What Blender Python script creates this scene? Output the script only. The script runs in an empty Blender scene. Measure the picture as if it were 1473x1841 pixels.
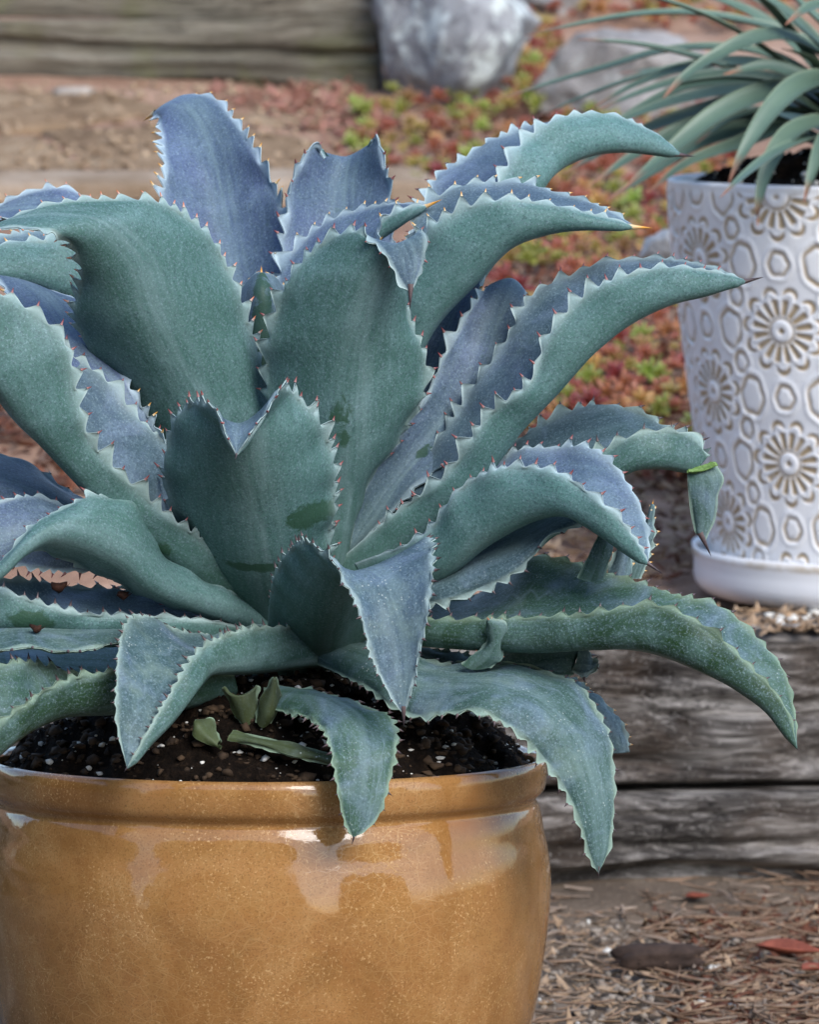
import bpy, bmesh, math, random
import numpy as np
from mathutils import Vector, Matrix
R = math.radians
random.seed(7)
rng = np.random.default_rng(11)
scene = bpy.context.scene
COL = scene.collection

# ------------------------------------------------------------------ camera
CAM = np.array([0.0, -3.2, 0.86]); PITCH = R(6.7); FPX = 8000.0
cam = bpy.data.cameras.new('camera'); camo = bpy.data.objects.new('camera', cam); COL.objects.link(camo)
camo.location = CAM; camo.rotation_euler = (math.pi/2-PITCH, 0, 0)
cam.sensor_fit = 'HORIZONTAL'; cam.sensor_width = 36; cam.lens = FPX/1473*36
cam.clip_start = 0.1; cam.clip_end = 2000
cam.dof.use_dof = True; cam.dof.focus_distance = 3.08; cam.dof.aperture_fstop = 19
scene.camera = camo
# ------------------------------------------------------------------ sky, sun, exposure
SUN = Vector((0.38, -0.66, 0.65)).normalized()
w = bpy.data.worlds.new('World'); scene.world = w; w.use_nodes = True
nt = w.node_tree; bg = nt.nodes['Background']
sky = nt.nodes.new('ShaderNodeTexSky'); sky.sky_type = 'NISHITA'; sky.sun_disc = False
sky.sun_elevation = math.asin(SUN.z); sky.sun_rotation = math.atan2(SUN.x, SUN.y)
sky.air_density = 1.0; sky.dust_density = 1.0; sky.ozone_density = 1.0
nt.links.new(sky.outputs[0], bg.inputs[0]); bg.inputs[1].default_value = 0.125
sl = bpy.data.lights.new('sun', 'SUN'); so = bpy.data.objects.new('sun', sl); COL.objects.link(so)
sl.energy = 1.3; sl.angle = R(30); sl.color = (1.0, 0.97, 0.93)
so.rotation_euler = SUN.to_track_quat('Z', 'Y').to_euler()
scene.view_settings.view_transform = 'Standard'; scene.view_settings.look = 'None'
scene.view_settings.gamma = 1; scene.view_settings.use_curve_mapping = False
scene.view_settings.exposure = 1.3
scene.cycles.max_bounces = 6

# ------------------------------------------------------------------ helpers
def at(px, py, Y):
    "the point of the world plane y = Y that a sight line meets"
    x = (px-736.5)/FPX; y = (920.5-py)/FPX
    d = np.array([x, math.cos(PITCH)+y*math.sin(PITCH), -math.sin(PITCH)+y*math.cos(PITCH)])
    return CAM + d*((Y-CAM[1])/d[1])
def tag(o, label=None, cat=None, group=None, kind=None):
    if label: o['label'] = label
    if cat: o['category'] = cat
    if group: o['group'] = group
    if kind: o['kind'] = kind
    return o
def empty(name, loc):
    o = bpy.data.objects.new(name, None); COL.objects.link(o); o.location = loc; o.empty_display_size = .05
    return o
def link(name, me, mat=None, parent=None, smooth=True):
    if mat is not None: me.materials.append(mat)
    o = bpy.data.objects.new(name, me); COL.objects.link(o)
    if parent is not None:
        o.parent = parent
        off = Vector((0, 0, 0)); p = parent
        while p is not None: off += p.location; p = p.parent
        o.location = -off          # mesh data are written in world coordinates
    if smooth: me.polygons.foreach_set('use_smooth', np.ones(len(me.polygons), bool))
    return o
def mesh(verts, faces, name='m'):
    me = bpy.data.meshes.new(name)
    if isinstance(faces, np.ndarray):
        nf, k = faces.shape
        me.vertices.add(len(verts)); me.vertices.foreach_set('co', np.asarray(verts, np.float32).ravel())
        me.loops.add(nf*k); me.loops.foreach_set('vertex_index', faces.astype(np.int32).ravel())
        me.polygons.add(nf); me.polygons.foreach_set('loop_start', np.arange(0, nf*k, k, dtype=np.int32))
        me.polygons.foreach_set('loop_total', np.full(nf, k, np.int32))
        me.update(calc_edges=True); me.validate()
    else:
        me.from_pydata([tuple(v) for v in verts], [], [tuple(f) for f in faces]); me.update()
    return me
def attr(me, name, data):
    a = me.color_attributes.new(name, 'FLOAT_COLOR', 'POINT')
    a.data.foreach_set('color', np.asarray(data, np.float32).ravel())
def h3(ix, iy, iz, s):
    n = (ix*374761393 + iy*668265263 + iz*2147483647 + s*1274126177) & 0xffffffff
    n = ((n ^ (n >> 13))*1274126177) & 0xffffffff
    n = ((n ^ (n >> 16))*2246822519) & 0xffffffff
    return ((n ^ (n >> 15)) & 0xffff)/65535.0
def vnoise(p, s=0):
    p = np.asarray(p, float); i = np.floor(p).astype(np.int64); f = p-i; f = f*f*(3-2*f)
    r = 0
    for dx in (0, 1):
        for dy in (0, 1):
            for dz in (0, 1):
                wgt = (f[..., 0] if dx else 1-f[..., 0])*(f[..., 1] if dy else 1-f[..., 1])*(f[..., 2] if dz else 1-f[..., 2])
                r = r + wgt*h3(i[..., 0]+dx, i[..., 1]+dy, i[..., 2]+dz, s)
    return r
def fbm(p, o=4, s=0):
    p = np.asarray(p, float); a = 1.; t = 0.; r = 0
    for k in range(o): r = r+a*vnoise(p*2**k, s+k*17); t += a; a *= .5
    return r/t
def sst(a, b, x): t = np.clip((x-a)/(b-a), 0, 1); return t*t*(3-2*t)
def spline(P, T, t):
    "cubic hermite through P at params T"
    P = np.asarray(P, float); T = np.asarray(T, float); n = len(T)
    m = np.zeros_like(P)
    m[0] = (P[1]-P[0])/(T[1]-T[0]); m[-1] = (P[-1]-P[-2])/(T[-1]-T[-2])
    for i in range(1, n-1):
        d0 = (P[i]-P[i-1])/(T[i]-T[i-1]); d1 = (P[i+1]-P[i])/(T[i+1]-T[i])
        w0 = T[i+1]-T[i]; w1 = T[i]-T[i-1]
        m[i] = (d0*w0+d1*w1)/(w0+w1)
    k = np.clip(np.searchsorted(T, t, 'right')-1, 0, n-2)
    h = (T[k+1]-T[k]); x = (t-T[k])/h
    x = x[:, None]; h = h[:, None]
    return (2*x**3-3*x**2+1)*P[k]+(x**3-2*x**2+x)*h*m[k]+(-2*x**3+3*x**2)*P[k+1]+(x**3-x**2)*h*m[k+1]
def norm(a): return a/np.maximum(np.linalg.norm(a, axis=-1, keepdims=True), 1e-9)
def lathe(prof, n, cx=0, cy=0):
    prof = np.asarray(prof, float); k = len(prof)
    th = np.arange(n)*2*math.pi/n
    V = np.zeros((k, n, 3)); V[..., 0] = cx+prof[:, :1]*np.cos(th); V[..., 1] = cy+prof[:, :1]*np.sin(th); V[..., 2] = prof[:, 1:2]
    i = np.arange(k-1)[:, None]; j = np.arange(n)[None]; j2 = (j+1) % n
    F = np.stack([i*n+j, i*n+j2, (i+1)*n+j2, (i+1)*n+j], -1).reshape(-1, 4)
    return V, F
def gridfaces(a, b, off=0, flip=False):
    i = np.arange(a-1)[:, None]; j = np.arange(b-1)[None]
    F = np.stack([i*b+j, i*b+j+1, (i+1)*b+j+1, (i+1)*b+j], -1).reshape(-1, 4)+off
    return F[:, ::-1] if flip else F
def smoothprof(pts, n=8):
    pts = np.asarray(pts, float); T = np.concatenate([[0], np.cumsum(np.linalg.norm(np.diff(pts, axis=0), axis=1))])
    return spline(pts, T, np.linspace(0, T[-1], n*len(pts)))

# ------------------------------------------------------------------ materials
class NT:
    def __init__(s, name):
        s.m = bpy.data.materials.new(name); s.m.use_nodes = True; s.t = s.m.node_tree; s.b = s.t.nodes['Principled BSDF']
    def n(s, typ, ins=None, **kw):
        x = s.t.nodes.new('ShaderNode'+typ)
        for k, v in kw.items(): setattr(x, k, v)
        for k, v in (ins or {}).items(): s.set(x.inputs[k], v)
        return x
    def set(s, sock, v):
        if isinstance(v, bpy.types.NodeSocket): s.t.links.new(v, sock)
        else:
            if isinstance(v, (tuple, list)) and len(v) == 3 and sock.type == 'RGBA': v = (*v, 1)
            sock.default_value = v
    def P(s, **kw):
        for k, v in kw.items(): s.set(s.b.inputs[k.replace('_', ' ')], v)
    def co(s, which='Object', sc=(1, 1, 1)):
        c = s.n('TexCoord').outputs[which]
        return s.n('Mapping', {'Vector': c, 'Scale': sc}).outputs[0]
    def noise(s, vec, scale, det=4, rough=.55, dist=0):
        return s.n('TexNoise', {'Vector': vec, 'Scale': scale, 'Detail': det, 'Roughness': rough, 'Distortion': dist}).outputs[0]
    def vor(s, vec, scale, feature='F1', rnd=1):
        x = s.n('TexVoronoi', {'Vector': vec, 'Scale': scale, 'Randomness': rnd}, feature=feature); return x
    def ramp(s, f, stops):
        x = s.n('ValToRGB', {'Fac': f}); e = x.color_ramp.elements
        while len(e) < len(stops): e.new(.5)
        for el, (p, c) in zip(e, stops): el.position = p; el.color = (*c, 1) if len(c) == 3 else c
        return x.outputs[0]
    def rf(s, f, a, b, lo=0., hi=1.):
        return s.n('MapRange', {'Value': f, 'From Min': a, 'From Max': b, 'To Min': lo, 'To Max': hi}).outputs[0]
    def mix(s, f, a, b, mode='MIX'):
        x = s.n('Mix', data_type='RGBA', blend_type=mode)
        s.set(x.inputs[0], f); s.set(x.inputs[6], a); s.set(x.inputs[7], b); return x.outputs[2]
    def math(s, op, a, b=0.): return s.n('Math', {0: a, 1: b}, operation=op).outputs[0]
    def bump(s, h, st=.3, d=.002, nrm=None):
        ins = {'Height': h, 'Strength': st, 'Distance': d}
        if nrm: ins['Normal'] = nrm
        o = s.n('Bump', ins).outputs[0]; s.P(Normal=o); return o

def mat_leaf():
    k = NT('agave_leaf')
    a = k.n('Attribute', attribute_name='lv'); sep = k.n('SeparateColor', {'Color': a.outputs['Color']})
    u, edge, side = sep.outputs; stain = a.outputs['Alpha']
    oc = k.n('SeparateColor', {'Color': k.n('ObjectInfo').outputs['Color']}); blue, age = oc.outputs[0], oc.outputs[1]
    uv = k.n('UVMap', uv_map='leaf').outputs[0]
    st = k.n('Mapping', {'Vector': uv, 'Scale': (9, 90, 1)}).outputs[0]
    fine = k.noise(k.co('Object'), 520, 3, .75); streak = k.noise(st, 4, 4, .6); big = k.noise(k.co('Object'), 16, 3, .5, .6)
    up = k.mix(blue, (.034, .082, .046), (.086, .118, .222))
    un = k.mix(blue, (.017, .046, .015), (.104, .225, .218))
    c = k.mix(side, un, up)
    pat = k.noise(k.co('Object'), 24, 5, .6, 1.2)
    c = k.mix(k.rf(pat, .48, .70, 0, .50), c, k.mix(side, (.15, .26, .26), (.20, .27, .41)))
    c = k.mix(k.rf(big, .40, .68, 0, .55), c, k.mix(.55, c, (.045, .105, .085)))
    c = k.mix(k.rf(streak, .45, .75, 0, .22), c, (.20, .31, .35))
    c = k.mix(k.rf(fine, .48, .68, 0, .62), c, (.030, .055, .065))
    c = k.mix(k.rf(k.noise(k.co('Object'), 610, 2, .7),   .52, .72, 0, .42), c, (.26, .37, .42))
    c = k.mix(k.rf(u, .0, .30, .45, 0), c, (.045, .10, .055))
    av = k.n('SeparateXYZ', {0: uv}).outputs[1]
    c = k.mix(k.math('MULTIPLY', k.rf(k.math('ABSOLUTE', k.math('ADD', av, -.006)), 0, .018, .40, 0), k.rf(k.noise(st, 1.5, 2), .35, .6)), c, (.22, .32, .33))  # highlight beside the midrib, painted in as a broken pale stripe
    c = k.mix(k.math('MULTIPLY', oc.outputs[2], .8), c, k.ramp(big, [(.35, (.028, .030, .010)), (.65, (.075, .092, .026))]))
    nv = k.n('SeparateXYZ', {0: k.n('UVMap', uv_map='nrm').outputs[0]})
    saw = k.math('PINGPONG', k.math('ADD', nv.outputs[0], k.math('MULTIPLY', k.noise(k.co('Object'), 20, 2), .02)), .0085)
    line = k.math('ABSOLUTE', k.math('SUBTRACT', k.math('ABSOLUTE', nv.outputs[1]), k.math('ADD', k.math('MULTIPLY', saw, 11.), k.rf(nv.outputs[0], 0, .36, .72, .38))))
    lm = k.math('MULTIPLY', k.rf(line, .0, .035, 1, 0), k.rf(k.noise(k.co('Object'), 13, 2), .50, .60))
    c = k.mix(k.math('MULTIPLY', lm, .20), c, k.mix(side, (.05, .10, .10), (.30, .40, .50)))
    # dust specks on old leaves
    sp = k.vor(k.co('Object'), 300).outputs['Distance']
    spm = k.math('MULTIPLY', k.math('MULTIPLY', k.rf(sp, .10, .22, 1, 0), k.math('MULTIPLY', age, k.rf(side, 0, 1, .25, 1))), k.rf(k.noise(k.co('Object'), 45, 2), .5, .62))
    c = k.mix(k.math('MULTIPLY', spm, .75), c, (.50, .56, .54))
    c = k.mix(k.math('MULTIPLY', k.rf(k.noise(k.co('Object'), 30, 5, .65), .52, .68), k.math('MULTIPLY', k.math('MULTIPLY', age, side), .45)), c, (.20, .28, .235))
    dk = k.rf(k.noise(k.co('Object'), 60, 3), .70, .76)
    c = k.mix(k.math('MULTIPLY', dk, .35), c, (.04, .09, .07))
    c = k.mix(k.rf(k.math('ADD', k.math('MULTIPLY', stain, .9), k.math('MULTIPLY', k.noise(k.co('Object'), 85, 6, .65, .6), 1.1)), .96, 1.10, 0, .80), c, (.022, .062, .030))
    c = k.mix(k.rf(edge, .10, 1, 0, .90), c, k.mix(blue, (.26, .36, .26), (.50, .63, .68)))
    k.P(Base_Color=c, Roughness=k.rf(big, .3, .7, .42, .60)); k.b.inputs['Specular IOR Level'].default_value = .18
    b1 = k.bump(fine, .35, .0007); b2 = k.bump(pat, .25, .004, b1); k.bump(streak, .15, .0015, b2)
    return k.m
def mat_simple(name, c0, c1, scale=40, rough=.6, bump=.3, bd=.002, det=5, sc=(1, 1, 1), spec=.3):
    k = NT(name); f = k.noise(k.co('Object', sc), scale, det, .6)
    k.P(Base_Color=k.ramp(f, [(.3, c0), (.7, c1)]), Roughness=rough); k.b.inputs['Specular IOR Level'].default_value = spec
    if bump: k.bump(f, bump, bd)
    return k.m
def mat_thorn(name, base, tip):
    k = NT(name); a = k.n('Attribute', attribute_name='t').outputs['Fac']
    k.P(Base_Color=k.ramp(a, [(0, base), (.55, tip), (1, tuple(x*.45 for x in tip))]), Roughness=.45); return k.m
M_LEAF = mat_leaf()
M_TH = {'y': mat_thorn('thorn_amber', (.62, .55, .36), (.75, .34, .04)), 'o': mat_thorn('thorn_orange', (.50, .40, .34), (.62, .17, .06)),
        'r': mat_thorn('thorn_red', (.30, .16, .15), (.22, .035, .035)), 'd': mat_thorn('thorn_dark', (.13, .09, .09), (.035, .02, .025))}
def mat_glaze():
    k = NT('tan_crackle_glaze'); co = k.co('Object')
    wob = k.n('VectorMath', {0: co, 1: k.n('VectorMath', {0: k.n('TexNoise', {'Vector': co, 'Scale': 14, 'Detail': 3}).outputs[1], 'Scale': .03}, operation='SCALE').outputs[0]}, operation='ADD').outputs[0]
    v1 = k.vor(k.n('Mapping', {'Vector': wob, 'Scale': (1, 1, 1.7)}).outputs[0], 55, 'DISTANCE_TO_EDGE').outputs['Distance']
    v2 = k.vor(k.n('Mapping', {'Vector': wob, 'Scale': (1, 1, 2.2), 'Rotation': (0, .5, 0)}).outputs[0], 85, 'DISTANCE_TO_EDGE').outputs['Distance']
    big = k.noise(co, 13, 5, .65, 1.0); mid = k.noise(co, 60, 4, .6); fine = k.noise(co, 700, 2, .6)
    c = k.ramp(big, [(.30, (.235, .112, .034)), (.5, (.32, .163, .054)), (.72, (.39, .220, .088))])
    c = k.mix(k.rf(mid, .35, .7, 0, .35), c, (.32, .135, .045))
    c = k.mix(k.rf(fine, .52, .66, 0, .55), c, (.17, .08, .026))
    c = k.mix(k.math('MULTIPLY', k.rf(k.noise(co, 520, 2), .58, .70, 0, .6), k.rf(k.noise(co, 17, 4, .6), .42, .62)), c, (.66, .43, .20))
    msk = k.rf(k.noise(co, 7, 3), .40, .62, .08, 1)
    l1 = k.math('MULTIPLY', k.rf(v1, 0, .020, .8, 0), msk); l2 = k.math('MULTIPLY', k.rf(v2, 0, .025, .7, 0), msk)
    ln = k.math('MAXIMUM', l1, l2)
    c = k.mix(k.math('MULTIPLY', ln, .34), c, (.66, .46, .22))
    pit = k.rf(k.vor(co, 38).outputs['Distance'], .03, .055, 1, 0)
    c = k.mix(k.math('MULTIPLY', pit, k.rf(k.noise(co, 21, 1), .52, .56)), c, (.05, .03, .015))
    # brown kiln runs
    c = k.mix(k.rf(k.noise(k.co('Object', (1, 1, .35)), 14, 5, .65, .5), .52, .68, 0, .6), c, (.24, .105, .028))
    # lime splash marks
    wm = k.rf(k.vor(k.co('Object', (1, 1, .55)), 30).outputs['Distance'], .05, .09, 1, 0)
    c = k.mix(k.math('MULTIPLY', wm, k.rf(k.noise(co, 13, 1), .56, .6, 0, .8)), c, (.75, .72, .68))
    k.P(Base_Color=c, Roughness=k.rf(mid, .35, .75, .04, .12)); k.b.inputs['Specular IOR Level'].default_value = .5
    b1 = k.bump(ln, .05, .0005); k.bump(k.noise(co, 24, 3, .5), .22, .004, b1)
    return k.m
M_GLAZE = mat_glaze()
def mat_soil():
    k = NT('potting_soil'); co = k.co('Object'); n1 = k.noise(co, 110, 6, .7)
    c = k.ramp(n1, [(.3, (.003, .002, .0015)), (.55, (.014, .009, .006)), (.75, (.05, .03, .017))])
    k.P(Base_Color=c, Roughness=.95); k.b.inputs['Specular IOR Level'].default_value = .1; k.bump(n1, 1, .012); return k.m
M_SOIL = mat_soil()
M_PERL = mat_simple('perlite', (.45, .43, .38), (.75, .74, .70), 300, .8, .4, .001)
M_CRUMB = mat_simple('bark_crumb', (.006, .004, .003), (.075, .045, .024), 60, .85, .4, .001)

def wood(name, c0, c1, c2, warm, sc, moss=0.):
    k = NT(name)
    wob = k.n('VectorMath', {0: k.n('TexNoise', {'Vector': k.co('Object', (1, 1, 1.6)), 'Scale': 3.2, 'Detail': 3}).outputs[1], 'Scale': .075}, operation='SCALE').outputs[0]
    base = k.n('VectorMath', {0: k.co('Object'), 1: wob}, operation='ADD').outputs[0]
    def st(x, z): return k.n('Mapping', {'Vector': base, 'Scale': (x*sc, z*sc, z*sc)}).outputs[0]
    band = k.noise(st(2.5, 26), 1, 5, .6); fib = k.noise(st(9, 190), 1, 5, .7); mid = k.noise(st(5, 70), 1, 4, .6); p = k.noise(k.co('Object'), 7*sc, 4, .6, .5)
    c = k.ramp(k.n('Mix', {0: .45, 2: band, 3: mid}).outputs[0], [(.38, c0), (.50, c1), (.62, c2)])
    c = k.mix(k.rf(p, .46, .62, 0, .7), c, k.mix(.55, warm, c))
    c = k.mix(k.rf(fib, .40, .60, .75, 0), c, k.mix(.75, c, c0)); c = k.mix(k.rf(fib, .54, .70, 0, .5), c, c2)
    cr = k.math('MAXIMUM', k.rf(k.math('ABSOLUTE', k.math('SUBTRACT', mid, .52)), .0, .016, 1, 0), k.rf(k.math('ABSOLUTE', k.math('SUBTRACT', band, .47)), .0, .010, 1, 0))
    cr = k.math('MULTIPLY', cr, k.rf(k.noise(st(4, 12), 1, 3), .42, .56))
    c = k.mix(k.math('MULTIPLY', cr, .9), c, tuple(v*.35 for v in c0))
    c = k.mix(k.rf(k.noise(k.co('Object'), 230, 3, .7), .60, .72, 0, .5), c, c2)
    if moss: c = k.mix(k.rf(k.noise(k.co('Object'), 8, 5, .6), .50, .64, 0, moss), c, (.13, .14, .035))
    k.P(Base_Color=c, Roughness=.88); k.b.inputs['Specular IOR Level'].default_value = .15
    b1 = k.bump(fib, .6, .003); b2 = k.bump(mid, .6, .008, b1); k.bump(cr, -.8, .006, b2); return k.m
M_WOOD = wood('weathered_grey_timber', (.012, .010, .009), (.115, .104, .096), (.40, .375, .355), (.10, .06, .034), 1.0)
M_WOODB = wood('mossy_grey_timber', (.07, .062, .048), (.17, .155, .12), (.29, .27, .22), (.16, .12, .085), .55, .28)

def mat_ground(name, ca, cb, cc, pebble, sc=1.0):
    k = NT(name); co = k.co('Object')
    a = k.noise(co, 5*sc, 5, .6, .4); b = k.noise(co, 70*sc, 5, .7); v = k.vor(co, 150*sc)
    c = k.ramp(a, [(.3, ca), (.52, cb), (.72, cc)])
    c = k.mix(k.rf(b, .38, .68, 0, .6), c, k.mix(.5, c, ca))
    c = k.mix(k.math('MULTIPLY', k.rf(v.outputs['Distance'], .15, .4, 1, 0), pebble), c, k.mix(k.n('SeparateColor', {'Color': v.outputs['Color']}).outputs[0], k.mix(.55, c, ca), k.mix(.5, c, cc)))
    k.P(Base_Color=c, Roughness=.92); k.b.inputs['Specular IOR Level'].default_value = .15
    b1 = k.bump(v.outputs['Distance'], -.5, .004); k.bump(b, .7, .008, b1); return k.m
M_LOW = mat_ground('grey_brown_gravel_soil', (.075, .055, .04), (.165, .125, .092), (.30, .25, .195), .9)
M_UP = mat_ground('pinkish_decomposed_granite', (.19, .105, .068), (.36, .225, .155), (.50, .35, .265), .8)

# ------------------------------------------------------------------ terrain
ROT = R(9)                                              # the timber step runs a little away to the right
TA = at(1000, 1612, 1.00); TDIR = np.array([math.cos(ROT), math.sin(ROT), 0]); TN = np.array([math.sin(ROT), -math.cos(ROT), 0])
ZLOW = TA[2]
ZTOP = at(1250, 1128, 1.10)[2]
ZFAR = at(350, 158, 4.2)[2]
def tdist(x, y): return -((x-TA[0])*TN[0]+(y-TA[1])*TN[1])       # metres behind the step's front face
def upz(x, y):
    d = tdist(x, y); t = np.clip((d-.30)/2.9, 0, 3)
    z = ZTOP-.012+(ZFAR-ZTOP+.012)*np.where(t < 1, t**.92, 1+(t-1)*1.15)
    bed = sst(.05, .8, x-.05-.05*y)*sst(.3, 1.0, d)*(1-sst(2.4, 3.2, d))
    return z+.08*bed
def build_terrain():
    n = 150; m = 120
    X = np.linspace(-4, 4, n); Yv = np.concatenate([np.linspace(-1.5, 1.0, 40), np.linspace(1.03, 8, 80)])
    # lower terrace
    gx, gy = np.meshgrid(np.linspace(-60, 60, 25), np.linspace(-60, 60, 25), indexing='ij')
    s = np.sign(gx)*np.abs(gx/60)**2*60; t = np.sign(gy)*np.abs(gy/60)**2*60
    V = np.stack([s, t, np.full_like(s, ZLOW-.05)], -1)
    o = link('ground', mesh(V.reshape(-1, 3), gridfaces(25, 25), 'ground'), M_LOW); tag(o, kind='structure')
    a, b = np.meshgrid(np.linspace(-1.6, 2.2, 240), np.linspace(-1.6, .06, 110), indexing='ij')
    P = TA+a[..., None]*TDIR-b[..., None]*TN
    P[..., 2] = ZLOW-.012+.03*fbm(np.stack([P[..., 0]*4, P[..., 1]*4, 0*a], -1), 4, 3)*np.clip((b+1.6)*3, 0, 1)-.01+.012*sst(-.25, .0, b)
    o = link('gravel_path', mesh(P.reshape(-1, 3), gridfaces(240, 110), 'path'), M_LOW); tag(o, kind='structure')
    a, b = np.meshgrid(np.linspace(-3.2, 3.6, 260), np.linspace(.05, 7, 260), indexing='ij')
    P = TA+a[..., None]*TDIR-b[..., None]*TN
    P[..., 2] = upz(P[..., 0], P[..., 1])+.028*(fbm(np.stack([P[..., 0]*5, P[..., 1]*5, 0*a], -1), 5, 9)-.5)
    o = link('terrace_ground', mesh(P.reshape(-1, 3), gridfaces(260, 260), 'terrace'), M_UP); tag(o, kind='structure')
build_terrain()
def hit(px, py):
    "where a sight line meets the upper terrace"
    lo = 1.05; prev = None
    for Y in np.linspace(1.1, 7.5, 400):
        p = at(px, py, Y)
        if p[2] <= upz(p[0], p[1]): return np.array([p[0], p[1], float(upz(p[0], p[1]))])
    return None

# timbers: a stack of two at the step, two more at the back of the terrace
def timber(name, origin, tdir, tn, L0, L1, z0, z1, depth, mat, seed, label, amp=.006, parts=True):
    na, nb = 320, 84
    a = np.linspace(L0, L1, na); h = z1-z0; r = .003
    # ring round the section: front face up, top back, back down, bottom forward
    ring = []
    for q in np.linspace(0, 1, 36): ring.append((0, r+(h-2*r)*q))
    ring += [(r*.3, h-r*.3)]
    for q in np.linspace(0, 1, 24): ring.append((r+(depth-2*r)*q, h))
    ring += [(depth, h-r), (depth, r), (depth-r, 0), (r, 0)]
    ring = np.array(ring); nr = len(ring)
    A, K = np.meshgrid(a, np.arange(nr), indexing='ij')
    b = ring[K, 0]; z = ring[K, 1]
    zz = z+.012*(vnoise(np.stack([A*2.5, z*3, 0*A+seed], -1), seed)-.5)*4*0
    wav = .02*(fbm(np.stack([A*2.2, z*5, 0*A+seed], -1), 3, seed)-.5)
    g = fbm(np.stack([A*2.0, (z+wav*2.4)*75, b*30], -1), 3, seed+5)
    crack = sst(.60, .70, fbm(np.stack([A*1.3, (z+wav*2.0)*34, b*14], -1), 2, seed+9))
    front = (K < 37); disp = amp*((g-.5)*1.6-crack*1.9)
    b = b-np.where(front, disp, 0); z = z+np.where((K >= 37) & (K < 61), disp*.8, 0)
    endw = .004*(vnoise(np.stack([z*40, b*40, 0*A], -1), seed+3)-.5); A2 = A+endw
    P = origin+A2[..., None]*tdir-b[..., None]*tn; P[..., 2] = z0+z+.004*np.sin(A*3+seed)
    V = P.reshape(-1, 3); i = np.arange(na-1)[:, None]; j = np.arange(nr)[None]; j2 = (j+1) % nr
    F = np.stack([i*nr+j, (i+1)*nr+j, (i+1)*nr+j2, i*nr+j2], -1).reshape(-1, 4)
    me = mesh(V, F[:, ::-1], 'timber')
    bm = bmesh.new(); bm.from_mesh(me); bmesh.ops.holes_fill(bm, edges=[e for e in bm.edges if e.is_boundary], sides=0); bmesh.ops.recalc_face_normals(bm, faces=bm.faces); bm.to_mesh(me); bm.free()
    o = link(name, me, mat); tag(o, label, 'timber'); return o
ZSEAM = at(1250, 1402, 1.08)[2]
timber('landscape_timber', TA-TN*.012, TDIR, TN, -1.5, 1.6, ZLOW-.02, ZSEAM, .14, M_WOOD, 4, 'lower grey weathered timber of the garden step, resting on the mulch', .010)
timber('landscape_timber', TA-TN*.018, TDIR, TN, -1.4, 1.5, ZSEAM+.002, ZTOP+.002, .15, M_WOOD, 21, 'upper grey cracked timber of the garden step, below the white pot saucer', .012)
BA = at(350, 158, 4.2); BD = np.array([math.cos(R(-3)), math.sin(R(-3)), 0]); BN = np.array([math.sin(R(-3)), -math.cos(R(-3)), 0])
z1 = at(350, 40, 4.2)[2]; z2 = at(350, -60, 4.2)[2]
bx1 = at(680, 100, 4.2)[0]-BA[0]
timber('landscape_timber', BA, BD, BN, -1.6, bx1, BA[2]-.03, z1, .16, M_WOODB, 33, 'mossy grey timber lying on the soil behind the flagstones', .007)
timber('landscape_timber', BA-BN*.006, BD, BN, -1.5, bx1+.015, z1+.004, z2, .16, M_WOODB, 47, 'mossy grey timber stacked on top of another by the lichen rock', .007)

# ------------------------------------------------------------------ flagstones on the terrace
M_FLAG = mat_ground('tan_flagstone', (.13, .08, .045), (.30, .205, .125), (.46, .35, .235), 1., 1.8)
M_PALE = mat_ground('pale_limestone_edging', (.22, .155, .10), (.36, .275, .20), (.48, .40, .32), 1., 1.8)
path = empty('flagstone_path', hit(300, 260)); tag(path, kind='structure')
def slab(pxs, mat, th=.03, seed=0):
    pts = [hit(x, y) for x, y in pxs]
    c = np.mean(pts, 0); ring = []
    n = len(pts)
    for i in range(n):
        for q in np.linspace(0, 1, 7)[:-1]:
            p = pts[i]*(1-q)+pts[(i+1) % n]*q
            j = vnoise(np.array([[p[0]*9, p[1]*9, seed]]), seed)[0]-.5
            ring.append(c+(p-c)*(.992+.04*j))
    ring = np.array(ring); k = len(ring); V = []
    for f, dz in ((1.0, -.03), (1.0, th-.008), (.985, th-.002), (.95, th), (.6, th+.004), (.0, th+.003)):
        q = c+(ring-c)*f; q[:, 2] = ring[:, 2]*f+c[2]*(1-f)+dz+.006*(vnoise(np.stack([q[:, 0]*14, q[:, 1]*14, 0*q[:, 0]+seed], -1), seed)-.5)*(f < .99)
        V.append(q)
    V = np.concatenate(V); i = np.arange(5)[:, None]; j = np.arange(k)[None]; j2 = (j+1) % k
    F = np.stack([i*k+j, i*k+j2, (i+1)*k+j2, (i+1)*k+j], -1).reshape(-1, 4)
    return link('flagstone', mesh(V, F, 'flagstone'), mat, path)
slab([(-160, 252), (68, 246), (203, 339), (-160, 345)], M_FLAG, .005, 1)
slab([(75, 243), (330, 222), (560, 250), (650, 330), (208, 335)], M_FLAG, .005, 2)
slab([(-160, 175), (200, 172), (330, 212), (70, 238), (-160, 246)], M_FLAG, .008, 3)
slab([(345, 215), (540, 208), (640, 240), (560, 246)], M_FLAG, .006, 4)
slab([(-160, 350), (340, 343), (350, 372), (-160, 376)], M_PALE, .03, 5)
slab([(350, 343), (800, 340), (815, 366), (362, 370)], M_PALE, .03, 6)

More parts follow.
